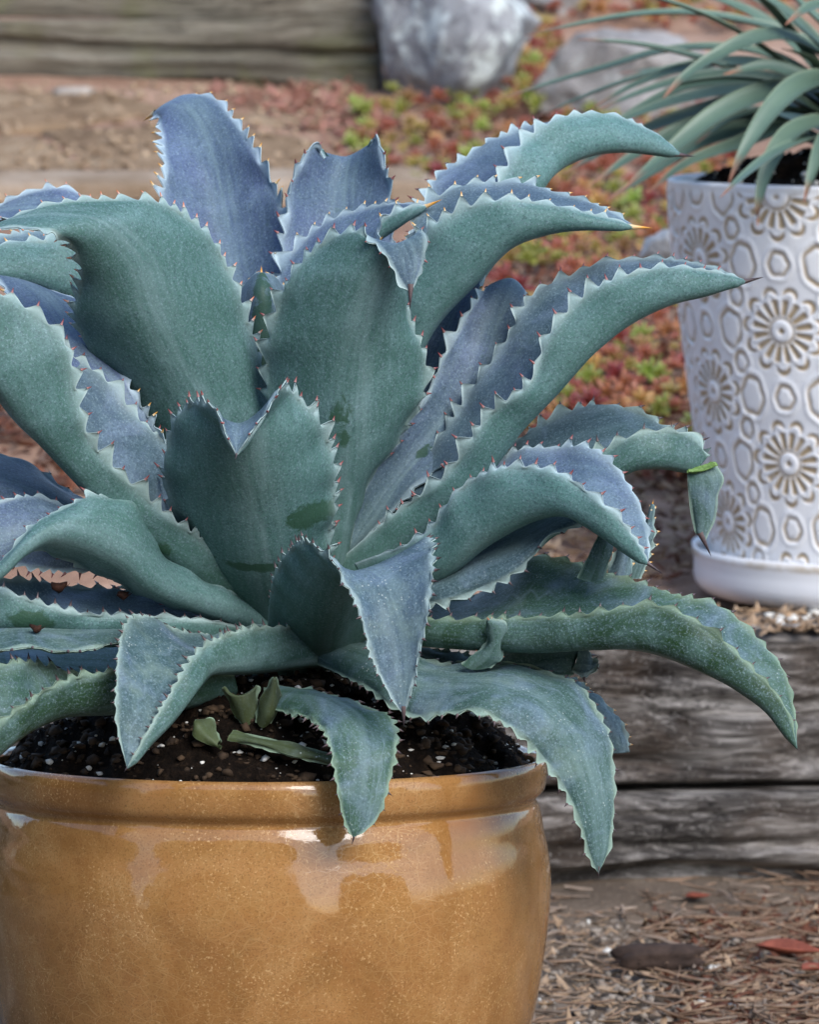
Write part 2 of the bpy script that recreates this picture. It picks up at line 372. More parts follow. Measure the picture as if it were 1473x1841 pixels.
# ------------------------------------------------------------------ rocks
def mat_rock(name, c0, c1, c2, lich):
    k = NT(name); co = k.co('Object'); a = k.noise(co, 9, 6, .65, .3); b = k.noise(co, 16, 4, .6, .8)
    c = k.ramp(a, [(.3, c0), (.5, c1), (.7, c2)])
    c = k.mix(k.rf(b, .52, .60, 0, lich), c, (.55, .60, .58))
    c = k.mix(k.rf(k.noise(co, 34, 4, .6), .56, .68, 0, .7), c, c0)
    k.P(Base_Color=c, Roughness=.9); k.bump(a, .8, .02); return k.m
M_RK = mat_rock('lichen_rock', (.10, .10, .11), (.25, .255, .265), (.42, .43, .43), .85)
M_RK2 = mat_rock('grey_rock', (.12, .11, .10), (.25, .235, .225), (.36, .34, .325), .25)
def rock(name, px, py, wpx, hpx, dy, mat, seed, label, Y=None):
    p = hit(px, py) if Y is None else at(px, py, Y)
    s = (p[1]+3.2)/FPX
    bm = bmesh.new(); bmesh.ops.create_icosphere(bm, subdivisions=5, radius=1)
    V = np.array([v.co[:] for v in bm.verts])
    cut = rng.normal(size=(13, 3)); cut = norm(cut)
    for q in cut:
        d = V@q; V = V-np.maximum(d-.66, 0)[:, None]*q*.92
    V = V*(1+.42*(fbm(V*1.6+seed, 5, seed)-.5)+.16*(np.abs(fbm(V*3.1+seed, 5, seed+3)-.5)))[:, None]
    V = V*np.array([wpx*s/2, dy, hpx*s*.62])+np.array([p[0], p[1]+dy*.8, p[2]+hpx*s*.38])
    for v, c in zip(bm.verts, V): v.co = c
    me = bpy.data.meshes.new('rock'); bm.to_mesh(me); bm.free()
    o = link(name, me, mat); tag(o, label, 'rock'); return o
rock('rock', 815, 200, 350, 330, .18, M_RK, 3, 'blue grey boulder with pale lichen beside the mossy timber end')
rock('rock', 1160, 240, 420, 215, .15, M_RK2, 8, 'low grey boulder behind the slender leaved plant')
rock('rock', 1010, 30, 200, 130, .16, M_RK2, 15, 'pale boulder peeking up behind the orange ground cover')
rock('rock', 1195, 480, 90, 75, .035, mat_rock('pale_cobble', (.40, .38, .36), (.52, .50, .47), (.6, .58, .56), .1), 5, 'smooth pale cobble tucked against the side of the patterned white pot', Y=1.62)


# ------------------------------------------------------------------ unseen dark hedges, added for the glaze to mirror
M_REFLECTION_HEDGE = mat_simple('reflection_hedge_leaves', (.012, .022, .010), (.05, .08, .03), 9, .8, .8, .08)
def reflection_hedge(x0, y0, x1, y1, hgt, dep, seed, label):
    L_ = math.hypot(x1-x0, y1-y0); n = int(L_*10); m = 40; d = np.array([(x1-x0)/L_, (y1-y0)/L_, 0]); nn = np.array([-d[1], d[0], 0])
    an = np.linspace(-.1, math.pi+.1, m); a, b = np.meshgrid(np.linspace(0, L_, n), an, indexing='ij')
    taper = np.sqrt(np.clip(1-((a/L_-.5)/.5)**8, 0, 1))
    P = np.array([x0, y0, ZLOW-.1])+a[..., None]*d+(np.cos(b)*dep*taper)[..., None]*nn; P[..., 2] += hgt*np.clip(np.sin(b), 0, 1)**.45*taper
    P += .55*(fbm(P*1.7, 5, seed)-.5)[..., None]*np.stack([0*a, np.cos(b), np.sin(b)], -1)*1.6
    o = link('reflection_hedge', mesh(P.reshape(-1, 3), gridfaces(n, m), 'reflection_hedge'), M_REFLECTION_HEDGE, smooth=False); tag(o, label, 'reflection_hedge'); return o
reflection_hedge(-7.5, -7.5, 2.2, -8.5, 4.6, .9, 3, 'unseen tall dark foliage screen added behind the camera for the glaze to mirror')
reflection_hedge(-8.5, 5.0, -8.9, -7.0, 4.0, .8, 9, 'unseen dark foliage screen added at the side for the glaze to mirror')
reflection_hedge(4.4, -8.2, 9, -5.5, 3.4, .9, 6, 'unseen shorter dark foliage screen added beyond the gap for the glaze to mirror')

# ------------------------------------------------------------------ tan glazed pot
PX0 = at(480, 1375, 0.0); SC = 3.2/FPX/math.cos(R(9.9))*1.0
TILT = R(4.5)
def pot_profile():
    px = 0.000404
    o = [(0, -.30), (.125, -.30), (.140, -.297), (.152, -.28), (478*px, -.188), (500*px, -.140), (511*px, -.10), (512.5*px, -.085), (507*px, -.06), (500*px, -.047), (494*px, -.033), (488*px, -.0265), (484.5*px, -.0245), (486*px, -.0225), (491*px, -.0205), (499*px, -.0175), (504.5*px, -.010), (506*px, -.003), (503.5*px, .0045), (498*px, .0075), (491*px, .0055), (486*px, -.002), (483*px, -.012), (478*px, -.03), (470*px, -.05)]
    return smoothprof(o, 6)
def potmat():
    return Matrix.Translation(Vector(PX0)) @ Matrix.Rotation(-TILT, 4, 'X')
POTM = np.array(potmat())
def topot(V): return V@POTM[:3, :3].T+POTM[:3, 3]
V, F = lathe(pot_profile(), 160)
V = V*(1+.004*(vnoise(np.stack([V[..., 0]*9, V[..., 1]*9, V[..., 2]*9], -1), 2)-.5))[..., None]
o = link('glazed_pot', mesh(topot(V.reshape(-1, 3)), F, 'pot'), M_GLAZE)
tag(o, 'glossy tan crackle glazed ceramic pot holding the big blue agave', 'pot')
def soil_disc(name, r, z, mound, seed, M, label, res=90):
    g = np.linspace(0, 1, res)[:, None]*np.ones(160)[None]; th = np.ones(res)[:, None]*(np.arange(160)*2*math.pi/160)[None]
    X = g*r*np.cos(th); Yy = g*r*np.sin(th)
    n = fbm(np.stack([X*45, Yy*45, 0*X], -1), 4, seed)
    Z = z+mound*(1-g**3.2)+.034*(n-.5)
    V = np.stack([X, Yy, Z], -1); i = np.arange(res-1)[:, None]; j = np.arange(160)[None]; j2 = (j+1) % 160
    F = np.stack([i*160+j, (i+1)*160+j, (i+1)*160+j2, i*160+j2], -1).reshape(-1, 4)
    V = V.reshape(-1, 3)@M[:3, :3].T+M[:3, 3]
    o = link(name, mesh(V, F[:, ::-1] if False else F, 'soil'), M_SOIL); tag(o, label, 'soil', kind='stuff'); return o
soil_disc('potting_soil', .1965, -.006, .072, 5, POTM, 'dark potting soil filling the tan glazed pot')
ICO = None
def ico(sub=1):
    bm = bmesh.new(); bmesh.ops.create_icosphere(bm, subdivisions=sub, radius=1)
    V = np.array([v.co[:] for v in bm.verts]); F = np.array([[v.index for v in f.verts] for f in bm.faces]); bm.free(); return V, F
def scatter(name, mat, pts, sizes, seed, label, cat, sub=1, squash=.7, parent=None):
    r = np.random.default_rng(seed); V0, F0 = ico(sub); VV = []; FF = []
    for i, (p, s) in enumerate(zip(pts, sizes)):
        q = V0*(1+.9*(r.random((len(V0), 1))-.5))*s*np.array([1, 1, squash])*(.7+.6*r.random(3))
        VV.append(q+p); FF.append(F0+i*len(V0))
    o = link(name, mesh(np.concatenate(VV), np.concatenate(FF), name), mat, parent, smooth=False)
    tag(o, label, cat, kind='stuff'); return o
def soil_pts(n, r, z, mound, seed, M, dz=0.):
    q = np.random.default_rng(seed); rr = np.sqrt(q.random(n))*r*.97; th = q.random(n)*2*math.pi
    X = rr*np.cos(th); Yy = rr*np.sin(th); nn = fbm(np.stack([X*45, Yy*45, 0*X], -1), 4, 5)
    Z = z+mound*(1-(rr/r)**3.2)+.034*(nn-.5)+dz
    return np.stack([X, Yy, Z], -1)@M[:3, :3].T+M[:3, 3]
scatter('perlite_grains', M_PERL, soil_pts(900, .1965, -.006, .072, 3, POTM, .0008), .0005+.0032*rng.random(900)**3.2, 1, 'white perlite grains scattered over the soil of the tan pot', 'perlite')
scatter('bark_crumbs', M_CRUMB, soil_pts(3200, .1965, -.006, .072, 4, POTM, .0006), .0008+.0046*rng.random(3200)**2.4, 2, 'brown bark crumbs mixed into the soil of the tan pot', 'bark')

# ------------------------------------------------------------------ agave
AX = at(530, 1180, 0.0)
agave = empty('agave_plant', AX); tag(agave, 'large blue green agave with spiny toothed arching leaves in the tan glazed pot', 'agave')
COLS = np.array([-1, -.965, -.90, -.78, -.6, -.4, -.2, 0, .2, .4, .6, .78, .90, .965, 1])
def leaf(secs, blue=.6, age=.2, p=.0155, h=.008, th='o', tk=.010, spike=.012, rows=None, stains=(), cup=1., label=None, cut=False, flip=False, name='leaf', parent=None, tl=.0042, ruffle=.0018, seed=None, keel=.35, dry=0., tend=.94):
    """secs: rows (Lx,Ly, Mx,My, Rx,Ry, Ycm, dLcm, dRcm) from base to tip; last row (x,y,Ycm) is the tip"""
    parent = parent or agave
    seed = seed if seed is not None else int(abs(secs[1][0]*7+secs[1][1])) % 9973
    q = np.random.default_rng(seed)
    Ls, Ms, Rs = [], [], []
    for s in secs:
        if len(s) == 3: a = at(s[0], s[1], s[2]/100); Ls.append(a); Ms.append(a); Rs.append(a)
        else:
            Y = s[6]/100
            Ls.append(at(s[0], s[1], Y+s[7]/100)); Ms.append(at(s[2], s[3], Y)); Rs.append(at(s[4], s[5], Y+s[8]/100))
    Ls, Ms, Rs = map(np.array, (Ls, Ms, Rs))
    d = (np.linalg.norm(np.diff(Ms, axis=0), axis=1)+np.linalg.norm(np.diff(Ls, axis=0), axis=1)+np.linalg.norm(np.diff(Rs, axis=0), axis=1))/3
    T = np.concatenate([[0], np.cumsum(d)]); length = T[-1]; T = T/length
    N = rows or int(np.clip(length/.0011, 60, 420))
    t = np.linspace(0, 1, N)
    L, M_, Rr = spline(Ls, T, t), spline(Ms, T, t), spline(Rs, T, t)
    v = COLS[None, :, None]
    S = L[:, None]*(v*(v-1)/2)+M_[:, None]*(1-v*v)+Rr[:, None]*(v*(v+1)/2)
    sv = (np.sqrt(v*v+.012)-math.sqrt(.012))/(math.sqrt(1.012)-math.sqrt(.012)); wl = (sv-v)/2; wr = (sv+v)/2
    S = S*(1-keel)+keel*(L[:, None]*wl+M_[:, None]*(1-sv)+Rr[:, None]*wr)
    du = np.gradient(S, axis=0); dv = np.gradient(S, axis=1)
    n = norm(np.cross(du, dv))
    # soften the normals near the tip where the section closes
    k = max(2, int(N*.02)); n[-k:] = n[-k-1][None]
    # which side is the upper (inner) face
    rho = Ms[-1]-Ms[0]; rho[2] = 0; rho = norm(rho)
    Tn = norm(np.gradient(M_, axis=0)); a_ = Tn@rho; b_ = Tn[:, 2]
    ref = -b_[:, None]*rho+a_[:, None]*np.array([0, 0, 1.])
    sgn = 1 if np.sum(n[:, 7]*ref) > 0 else -1
    if flip: sgn = -sgn
    # wavy margins
    nc = len(COLS); wid = np.linalg.norm(Rr-L, axis=1)
    env = sst(.04, .22, t)*(1-.6*sst(.68, .92, t))*(1-sst(tend, min(1., tend+.08), t)) if not cut else sst(.04, .22, t)
    ex = []; spikes = []
    for e, (E, inn) in enumerate(((S[:, 0], S[:, 1]), (S[:, -1], S[:, -2]))):
        tan = norm(np.gradient(E, axis=0)); out = E-S[:, 2 if e == 0 else -3]; out = norm(out-(out*tan).sum(1, keepdims=True)*tan)
        kk = max(2, int(N*.03)); out[-kk:] = out[-kk-1]
        ds = np.concatenate([[0], np.cumsum(np.linalg.norm(np.diff(E, axis=0), axis=1))]); tot = ds[-1]
        pos = [q.random()*p]
        while pos[-1] < tot+p: pos.append(pos[-1]+p*(.5+.85*q.random()))
        pos = np.array(pos); hh = h*(.35+.85*q.random(len(pos)))
        i = np.clip(np.searchsorted(pos, ds, 'right')-1, 0, len(pos)-2)
        x = np.clip((ds-pos[i])/(pos[i+1]-pos[i]), 0, 1)**1.2; a = 1-np.abs(2*x-1)
        H = hh[i]*1.28*(.5*a**1.3+.5*np.sin(a*math.pi/2)**1.4)*env+.0013*(1-sst(.96, 1, t))
        base = E+0
        lean = tan*(.25*H)[:, None]
        nb = (n[:, 0] if e == 0 else n[:, -1])*sgn; wob = (q.normal(size=len(pos))*.22+.10)[i]
        bend = nb*(H*wob)[:, None]
        ex.append((base+out*(H*.55)[:, None]+lean*.4+bend*.35, base+out*H[:, None]+lean+bend, out, H))
        if th:
            for c in range(len(pos)-1):
                mid = pos[c]+(pos[c+1]-pos[c])*.561
                if mid > tot*.985: break
                r_ = np.searchsorted(ds, mid)
                if r_ >= N: break
                if env[r_] < .25: continue
                P0 = ex[-1][1][r_]; dr = norm(out[r_]+.3*tan[r_]+.25*q.normal(size=3)*.6)
                spikes.append((P0, dr, tl*(.6+.6*q.random())*(.5+.5*env[r_])))
    rf = ruffle*np.sin(t*length/p*2.1+seed)*env
    S = S+n*(rf[:, None]*np.abs(COLS)[None]**4)[..., None]
    full = np.concatenate([ex[0][1][:, None], ex[0][0][:, None], S, ex[1][0][:, None], ex[1][1][:, None]], 1)
    nf = np.concatenate([n[:, :1], n[:, :1], n, n[:, -1:], n[:, -1:]], 1)
    av = np.concatenate([[1, 1], np.abs(COLS), [1, 1]])
    thick = tk*(1-.72*t)[:, None]*(1-av**2.2)[None]+np.where(np.arange(nc+4) < 1, .0006, .0)[None]+.0022
    thick[:, [0, -1]] = .0008; thick[:, [1, -2]] = .0021
    kk = int(N*.04)+1; thick[-kk:] *= np.linspace(1, .35, kk)[:, None]
    top = full+nf*sgn*thick[..., None]*.35; bot = full-nf*sgn*thick[..., None]*.65
    W = nc+4; V = np.concatenate([top.reshape(-1, 3), bot.reshape(-1, 3)])
    F = [gridfaces(N, W, 0, sgn < 0), gridfaces(N, W, N*W, sgn > 0)]
    i = np.arange(N-1); o2 = N*W
    for c, fl in ((0, sgn > 0), (W-1, sgn < 0)):
        f = np.stack([i*W+c, (i+1)*W+c, (i+1)*W+c+o2, i*W+c+o2], -1); F.append(f[:, ::-1] if fl else f)
    j = np.arange(W-1)
    for r0, fl in ((0, 0), (N-1, 1)):
        f = np.stack([r0*W+j, r0*W+j+o2, r0*W+j+1+o2, r0*W+j+1], -1); F.append(f[:, ::-1] if fl else f)
    F = np.concatenate(F)
    me = mesh(V, F, 'leaf')
    vv = np.concatenate([[-1, -1], COLS, [1, 1]])
    edge = np.concatenate([[1, .68, .36, .22, .12, .05], np.zeros(nc-8), [.05, .12, .22, .36, .68, 1]])
    lv = np.zeros((2, N, W, 4)); lv[..., 0] = t[None, :, None]; lv[..., 1] = edge[None, None]; lv[0, ..., 2] = 1
    for (su, sv, ru, rv, face) in stains:
        f = np.exp(-(((t[:, None]-su)/ru)**2+((vv[None]-sv)/rv)**2)**1.5)
        lv[face, ..., 3] = np.maximum(lv[face, ..., 3], f*.75)
    attr(me, 'lv', lv.reshape(-1, 4))
    uvl = me.uv_layers.new(name='leaf'); li = np.zeros(len(me.loops), np.int32); me.loops.foreach_get('vertex_index', li)
    uvv = np.zeros((2, N, W, 2)); uvv[..., 0] = (t*length)[None, :, None]; uvv[..., 1] = (vv[None, :]*np.maximum(wid, .02)[:, None]/2)[None]
    uv2 = me.uv_layers.new(name='nrm'); w2 = np.zeros((2, N, W, 2)); w2[..., 0] = (t*length)[None, :, None]; w2[..., 1] = vv[None, None]
    uv2.data.foreach_set('uv', w2.reshape(-1, 2)[li].astype(np.float32).ravel()); uvl = me.uv_layers['leaf']
    uvl.data.foreach_set('uv', uvv.reshape(-1, 2)[li].astype(np.float32).ravel())
    o = link(name, me, M_LEAF, parent); o.color = (blue, age, dry, 1)
    if label: o['label'] = label
    if th and spikes: thorns(spikes, th, o)
    if spike:
        dr = norm(M_[-1]-M_[-max(3, N//25)]); so_ = spike_mesh([(M_[-1]-dr*.004, dr, spike+.004)], .0021*(spike/.012)**.5, 8)
        link('tip_thorn', so_, M_TH['d' if th in ('d', 'r', None) else th], o)
    return o
def spike_mesh(sp, rad, ns=5):
    V = []; F = []; A = []
    for (P, dr, ln) in sp:
        s = norm(np.cross(dr, [.31, .5, .81])); b = np.cross(dr, s); k = len(V)
        rr = rad if ns > 5 else min(rad, ln*.28)
        for f, w_ in ((-.15, 1.15), (.35, .62), (.75, .25)):
            for j in range(ns):
                an = 2*math.pi*j/ns; V.append(P+dr*ln*f+(s*math.cos(an)+b*math.sin(an))*rr*w_); A.append(max(f, 0))
        V.append(P+dr*ln); A.append(1)
        for r_ in range(2):
            for j in range(ns): F.append((k+r_*ns+j, k+r_*ns+(j+1) % ns, k+(r_+1)*ns+(j+1) % ns, k+(r_+1)*ns+j))
        for j in range(ns): F.append((k+2*ns+j, k+2*ns+(j+1) % ns, k+3*ns))
    me = mesh(V, F, 'thorn'); A = np.array(A); attr(me, 't', np.stack([A, A, A, A*0+1], -1)); return me
def thorns(sp, kind, o):
    x = link('edge_thorns', spike_mesh(sp, .0011), M_TH[kind], o); x['kind'] = 'stuff'

#LEAVES
# broad underside leaf arching over to the left
leaf([(430, 1060, 480, 1085, 530, 1060, -1, 1, 1), (300, 850, 400, 860, 490, 820, -4, 1.5, 2.5), (185, 660, 330, 690, 474, 690, -6.5, 1.5, 3.5), (138, 570, 265, 565, 432, 550, -9, 1.5, 4.5),
      (150, 480, 220, 455, 372, 428, -11, 0, 5), (118, 425, 165, 408, 296, 372, -12.5, -1, 4.5), (68, 412, 95, 398, 205, 362, -13, -1.5, 3), (25, 410, 38, 402, 100, 370, -13.2, -1, 1.5), (-35, 416, -13.4)],
     blue=.55, th='o', stains=((.30, .55, .05, .3, 1),))
# pale inner face leaf behind it
leaf([(420, 1040, 440, 1040, 460, 1010, -3, 0, 0), (330, 895, 345, 884, 352, 865, -5.2, -.6, -.5), (264, 832, 285, 812, 302, 806, -6.2, -1, -.5), (202, 780, 235, 757, 260, 746, -6.8, -1.2, 0), (157, 730, 190, 700, 224, 690, -6.8, -1.5, .6),
      (105, 650, 130, 620, 185, 610, -6, -3, 2), (40, 560, 75, 540, 140, 545, -2.5, -3, 2), (5, 510, 30, 505, 70, 515, 0, -2, 1), (-45, 480, 2)], blue=1, th='y', h=.006)
# underside seen below the arch on the left edge
leaf([(470, 1060, 490, 1070, 510, 1060, 2, 0, 0), (330, 800, 340, 830, 380, 790, 3, 0, 4), (210, 560, 200, 620, 250, 560, 3, 1, 6), (140, 442, 135, 540, 150, 428, 2, 1, 7), (70, 436, 60, 506, 75, 420, 1, 1, 7), (0, 444, -2, 496, 5, 428, 0, 1, 5), (-60, 462, -60, 490, -50, 450, -1, 0, 3), (-110, 490, -1)],
     blue=.6, th='y', h=.009)
# far margin leaf above the arch on the left edge
leaf([(480, 1040, 500, 1050, 520, 1040, 8, 0, 0), (320, 760, 350, 770, 380, 740, 11, 0, 3), (220, 520, 250, 520, 290, 500, 14, 0, 4), (130, 420, 150, 410, 150, 355, 16, -3, 3), (70, 400, 80, 385, 95, 341, 17, -4, 2), (10, 395, 15, 385, 30, 356, 17.5, -3, 1), (-50, 405, 18)], blue=1, th='o')
# long channelled leaf running off the left edge
leaf([(500, 1050, 450, 1100, 440, 1060, -4, -1, 3), (388, 990, 330, 1010, 430, 930, -8, -.5, 4), (250, 888, 190, 897, 335, 825, -11, -.5, 4.5), (155, 785, 105, 815, 245, 755, -12.5, -1, 5), (136, 715, 40, 755, 190, 690, -13.5, -.5, 6), (112, 618, 0, 705, 125, 640, -14.5, .5, 7), (36, 552, -45, 650, 40, 570, -15, 1, 6), (-50, 520, -90, 570, -60, 540, -15.3, 0, 3), (-130, 520, -15.5)],
     blue=.55, th='r', stains=((.27, -.4, .05, .3, 1),))
# heart shaped front leaf with the tip folded over
leaf([(395, 1065, 490, 1100, 590, 1060, -5, 1, 1), (330, 960, 465, 1000, 590, 965, -9.5, 2, 2), (302, 870, 450, 900, 598, 880, -12.5, 3, 3), (306, 795, 438, 840, 588, 800, -14.5, 3.5, 3.5), (330, 742, 434, 795, 556, 742, -15.8, 3, 3), (358, 727, 434, 768, 518, 704, -16.6, 2, 2), (388, 738, 433, 774, 498, 706, -17.6, .3, .3), (404, 774, 430, 796, 470, 752, -18.5, -.3, -.3), (425, 818, -19.3)],
     blue=.62, th='r', h=.0075, p=.0125, spike=.005, stains=((.36, .75, .055, .5, 1), (.22, 0, .02, .8, 1)))
# tall centre leaf with a twisted pale tip
leaf([(545, 1085, 575, 1085, 610, 1065, -3, 0, 1), (535, 900, 605, 905, 655, 878, -5, 1, 2), (492, 745, 622, 765, 742, 738, -7, 2, 2.5), (482, 665, 628, 655, 764, 672, -8, 2.5, 3), (492, 592, 645, 570, 742, 600, -9, 2.5, 3), (520, 512, 668, 505, 724, 535, -9.8, 2.5, 2.5), (580, 442, 690, 465, 722, 480, -10.4, 2.5, 2), (650, 421, 705, 445, 745, 425, -11, 1.5, 1), (694, 455, 727, 447, 762, 428, -11.8, 0, 0), (720, 500, 738, 485, 757, 475, -12.4, -.2, 0), (738, 528, -12.8)],
     blue=.55, th='r', p=.015, stains=((.43, -.08, .05, .17, 1), (.39, -.03, .03, .10, 1)))
# central bud
leaf([(440, 980, 470, 985, 500, 980, 0, 2, 2), (425, 700, 470, 700, 515, 700, 0, 3, 3), (428, 580, 470, 580, 514, 580, 0, 3, 3), (440, 515, 470, 515, 508, 515, .5, 3, 3), (452, 500, 470, 499, 494, 500, 1.2, 2, 2), (470, 490, 1.5)], blue=.55, th='y', h=.0035, p=.006, spike=.006, stains=((.6, 0, .6, .5, 1), (.6, 0, .6, .5, 0)), tl=.0035, ruffle=.0005)
# back leaves
leaf([(455, 1050, 490, 1050, 530, 1050, 3, 0, 0), (350, 690, 440, 700, 528, 640, 10, -2, -2), (310, 520, 415, 530, 536, 480, 14, -2.5, -2.5), (297, 400, 395, 400, 510, 390, 17, -3, -3), (299, 300, 372, 280, 462, 285, 20, -2.5, -3), (294, 235, 340, 210, 420, 222, 22.5, -1, -2), (288, 210, 310, 192, 375, 176, 24, 0, 0), (280, 205, 291, 195, 318, 178, 25.5, 0, 1), (272, 208, 26.5)],
     blue=1, th='y', h=.0095, p=.0165)
leaf([(540, 1050, 560, 1050, 590, 1050, 4, 0, 0), (505, 560, 600, 570, 700, 540, 10, -1, -1), (517, 400, 605, 400, 700, 380, 14, -2, -2), (528, 325, 610, 330, 693, 315, 16, -3, -3), (562, 268, 622, 288, 676, 252, 17.6, -3.5, -3.5), (590, 290, 626, 300, 658, 285, 19.5, -3, -3), (610, 330, 628, 340, 646, 330, 21, -1.5, -1.5), (628, 370, 22)], blue=.95, th='r', h=.0075, p=.0135, tend=.80)
leaf([(560, 1040, 580, 1050, 600, 1040, 1, 0, 0), (500, 540, 580, 580, 660, 540, 4, 3, -2), (530, 452, 610, 490, 672, 450, 5, 3.5, -2), (590, 404, 655, 440, 686, 402, 5, 3.5, -1.5), (650, 379, 702, 408, 716, 382, 4.5, 3, -1), (705, 370, 738, 385, 742, 373, 4, 2, -.5), (770, 370, 3.5)], blue=.9, th='y', h=.0085)
# right side, upper
leaf([(570, 1050, 585, 1060, 600, 1050, 0, 0, 0), (690, 660, 725, 680, 720, 620, -1, -.5, 3), (738, 490, 788, 565, 745, 450, -2, -.5, 5), (768, 422, 850, 502, 760, 380, -2.5, -.5, 6.5), (832, 380, 912, 440, 830, 340, -3, -.5, 7), (920, 363, 980, 414, 920, 331, -3.2, -.5, 6.5), (1010, 376, 1040, 406, 1010, 352, -3.4, -.3, 5), (1080, 392, 1095, 407, 1080, 375, -3.6, -.2, 2.5), (1145, 409, -3.8)],
     blue=.7, th='y', h=.009)
leaf([(600, 1030, 610, 1040, 620, 1030, 4, 0, 0), (780, 560, 800, 580, 700, 540, 9, -1, 3), (868, 390, 910, 420, 765, 375, 13, -1.5, 4), (912, 308, 967, 335, 800, 312, 15, -1.5, 5), (942, 260, 1003, 298, 860, 272, 16.5, -1.5, 5.5), (1006, 217, 1063, 272, 926, 238, 18, -1, 6), (1068, 207, 1118, 266, 1000, 222, 19, -.5, 5.5), (1126, 218, 1162, 270, 1080, 226, 20, -.3, 4), (1182, 246, 1197, 275, 1155, 248, 20.5, 0, 2), (1226, 279, 21)],
     blue=.8, th='r', h=.0085)
leaf([(600, 1020, 615, 1030, 630, 1010, 2, 0, 0), (630, 870, 680, 870, 715, 805, 3.5, 0, -1.5), (690, 720, 735, 720, 786, 698, 5, 0, -2), (740, 620, 785, 620, 836, 606, 6, 0, -2.5), (790, 520, 828, 520, 862, 515, 7, 0, -2.5), (835, 440, 862, 440, 884, 445, 8, 0, -1.5), (895, 385, 9)], blue=1, th='y', h=.0065)
leaf([(600, 1000, 620, 1000, 640, 985, -2, 0, 0), (648, 890, 690, 890, 740, 880, -1.5, -1, -1), (716, 790, 780, 775, 840, 790, -.5, -1.5, -1.5), (775, 700, 845, 680, 912, 680, .8, -1.5, -1.5), (820, 605, 880, 590, 928, 600, 2, -1, -1.5), (862, 540, 905, 525, 940, 545, 3.5, -1, -1), (884, 514, 918, 506, 942, 524, 5, -.5, -.5), (900, 520, 920, 515, 935, 530, 7, 0, 0), (918, 545, 9)], blue=.8, th='r', h=.0055, stains=((.30, .25, .035, .3, 0),))
leaf([(605, 1015, 625, 1060, 590, 1005, -3, 0, 2), (709, 928, 745, 962, 690, 900, -4, -.5, 3), (808, 852, 850, 867, 785, 800, -5, -1, 3.5), (885, 745, 933, 762, 860, 690, -5.5, -1.5, 4), (958, 685, 992, 697, 922, 600, -6, -1.5, 4.5), (992, 602, 1062, 627, 958, 535, -6.3, -1, 5.5), (1056, 534, 1127, 576, 1008, 508, -6.5, -.5, 6), (1132, 497, 1200, 541, 1078, 478, -6.7, -.3, 5.5), (1221, 484, 1270, 524, 1172, 468, -6.8, 0, 4), (1290, 493, 1310, 513, 1255, 477, -6.9, 0, 2), (1345, 505, -7)],
     blue=.65, th='r', h=.0072)
# right side, middle
leaf([(640, 1015, 680, 1055, 640, 1000, -5, 0, 2), (766, 962, 790, 1028, 760, 930, -8, -.5, 4), (838, 874, 880, 963, 850, 855, -10, -.3, 5), (917, 843, 960, 924, 930, 815, -11.5, -.3, 6), (1002, 853, 1013, 917, 1000, 807, -12.7, -.5, 6), (1064, 894, 1060, 937, 1074, 815, -13.5, -1, 5), (1108, 930, 1100, 966, 1126, 872, -14, -1, 3.5), (1145, 978, 1140, 995, 1158, 940, -14.3, -.5, 2), (1167, 1014, -14.5)],
     blue=.85, th='r', h=.0048, p=.0135, spike=.012)
broken = leaf([(650, 1000, 680, 1030, 650, 990, -1, 0, 2), (800, 930, 810, 960, 800, 920, -2, 0, 3), (880, 880, 900, 915, 870, 860, -2.5, 0, 4), (965, 845, 990, 885, 930, 800, -3, -.3, 5), (1040, 828, 1060, 862, 992, 755, -3.2, -.5, 6), (1092, 810, 1110, 846, 1077, 732, -3.4, -.5, 6.5), (1142, 787, 1152, 835, 1150, 742, -3.6, -.5, 5.5), (1195, 778, 1196, 835, 1195, 772, -3.8, 0, 4), (1250, 793, 1237, 842, 1248, 792, -4, 0, 2), (1272, 822, 1256, 840, 1270, 815, -4, 0, .5)],
     blue=.45, th='d', h=.0055, p=.0165, cut=True, spike=0)
leaf([(1239, 850, 1262, 846, 1286, 838, -4.0, .2, .2), (1240, 866, 1268, 864, 1297, 856, -4.2, .2, .2), (1244, 900, 1268, 900, 1288, 890, -4.3, .2, .2), (1250, 945, 1266, 945, 1282, 938, -4.3, .2, .2), (1254, 958, 1262, 962, 1272, 958, -4.3, .1, .1), (1266, 972, -4.3)], blue=.15, th=None, p=.03, h=.0005, tk=.002, spike=.013, name='snapped_leaf_tip', parent=broken, rows=90, label='snapped leaf tip hanging down at a bright green fold')
M_FOLD = mat_simple('torn_leaf_flesh', (.07, .15, .03), (.20, .33, .10), 500, .5, .3, .001)
leaf([(1238, 846, 1256, 842, 1276, 833, -4.2, 0, 0), (1239, 848, 1263, 844, 1286, 834, -4.35, 0, 0), (1239, 850, 1266, 847, 1288, 838, -4.4, 0, 0)], th=None, h=.001, spike=0, name='torn_fold', parent=broken, rows=30, cut=True, tk=.004).data.materials[0] = M_FOLD
leaf([(690, 1075, 680, 1060, 670, 1040, -6, 0, 0), (790, 1080, 795, 1048, 790, 1012, -8, -1, 3), (859, 1058, 868, 1015, 868, 975, -8.5, -1, 4), (935, 1018, 938, 985, 938, 934, -9, -1, 4), (990, 962, 995, 950, 1000, 919, -9, -1, 3), (1030, 945, 1030, 935, 1036, 917, -9, -.5, 2), (1068, 928, -9)], blue=.45, age=.5, th='d', h=.0045)
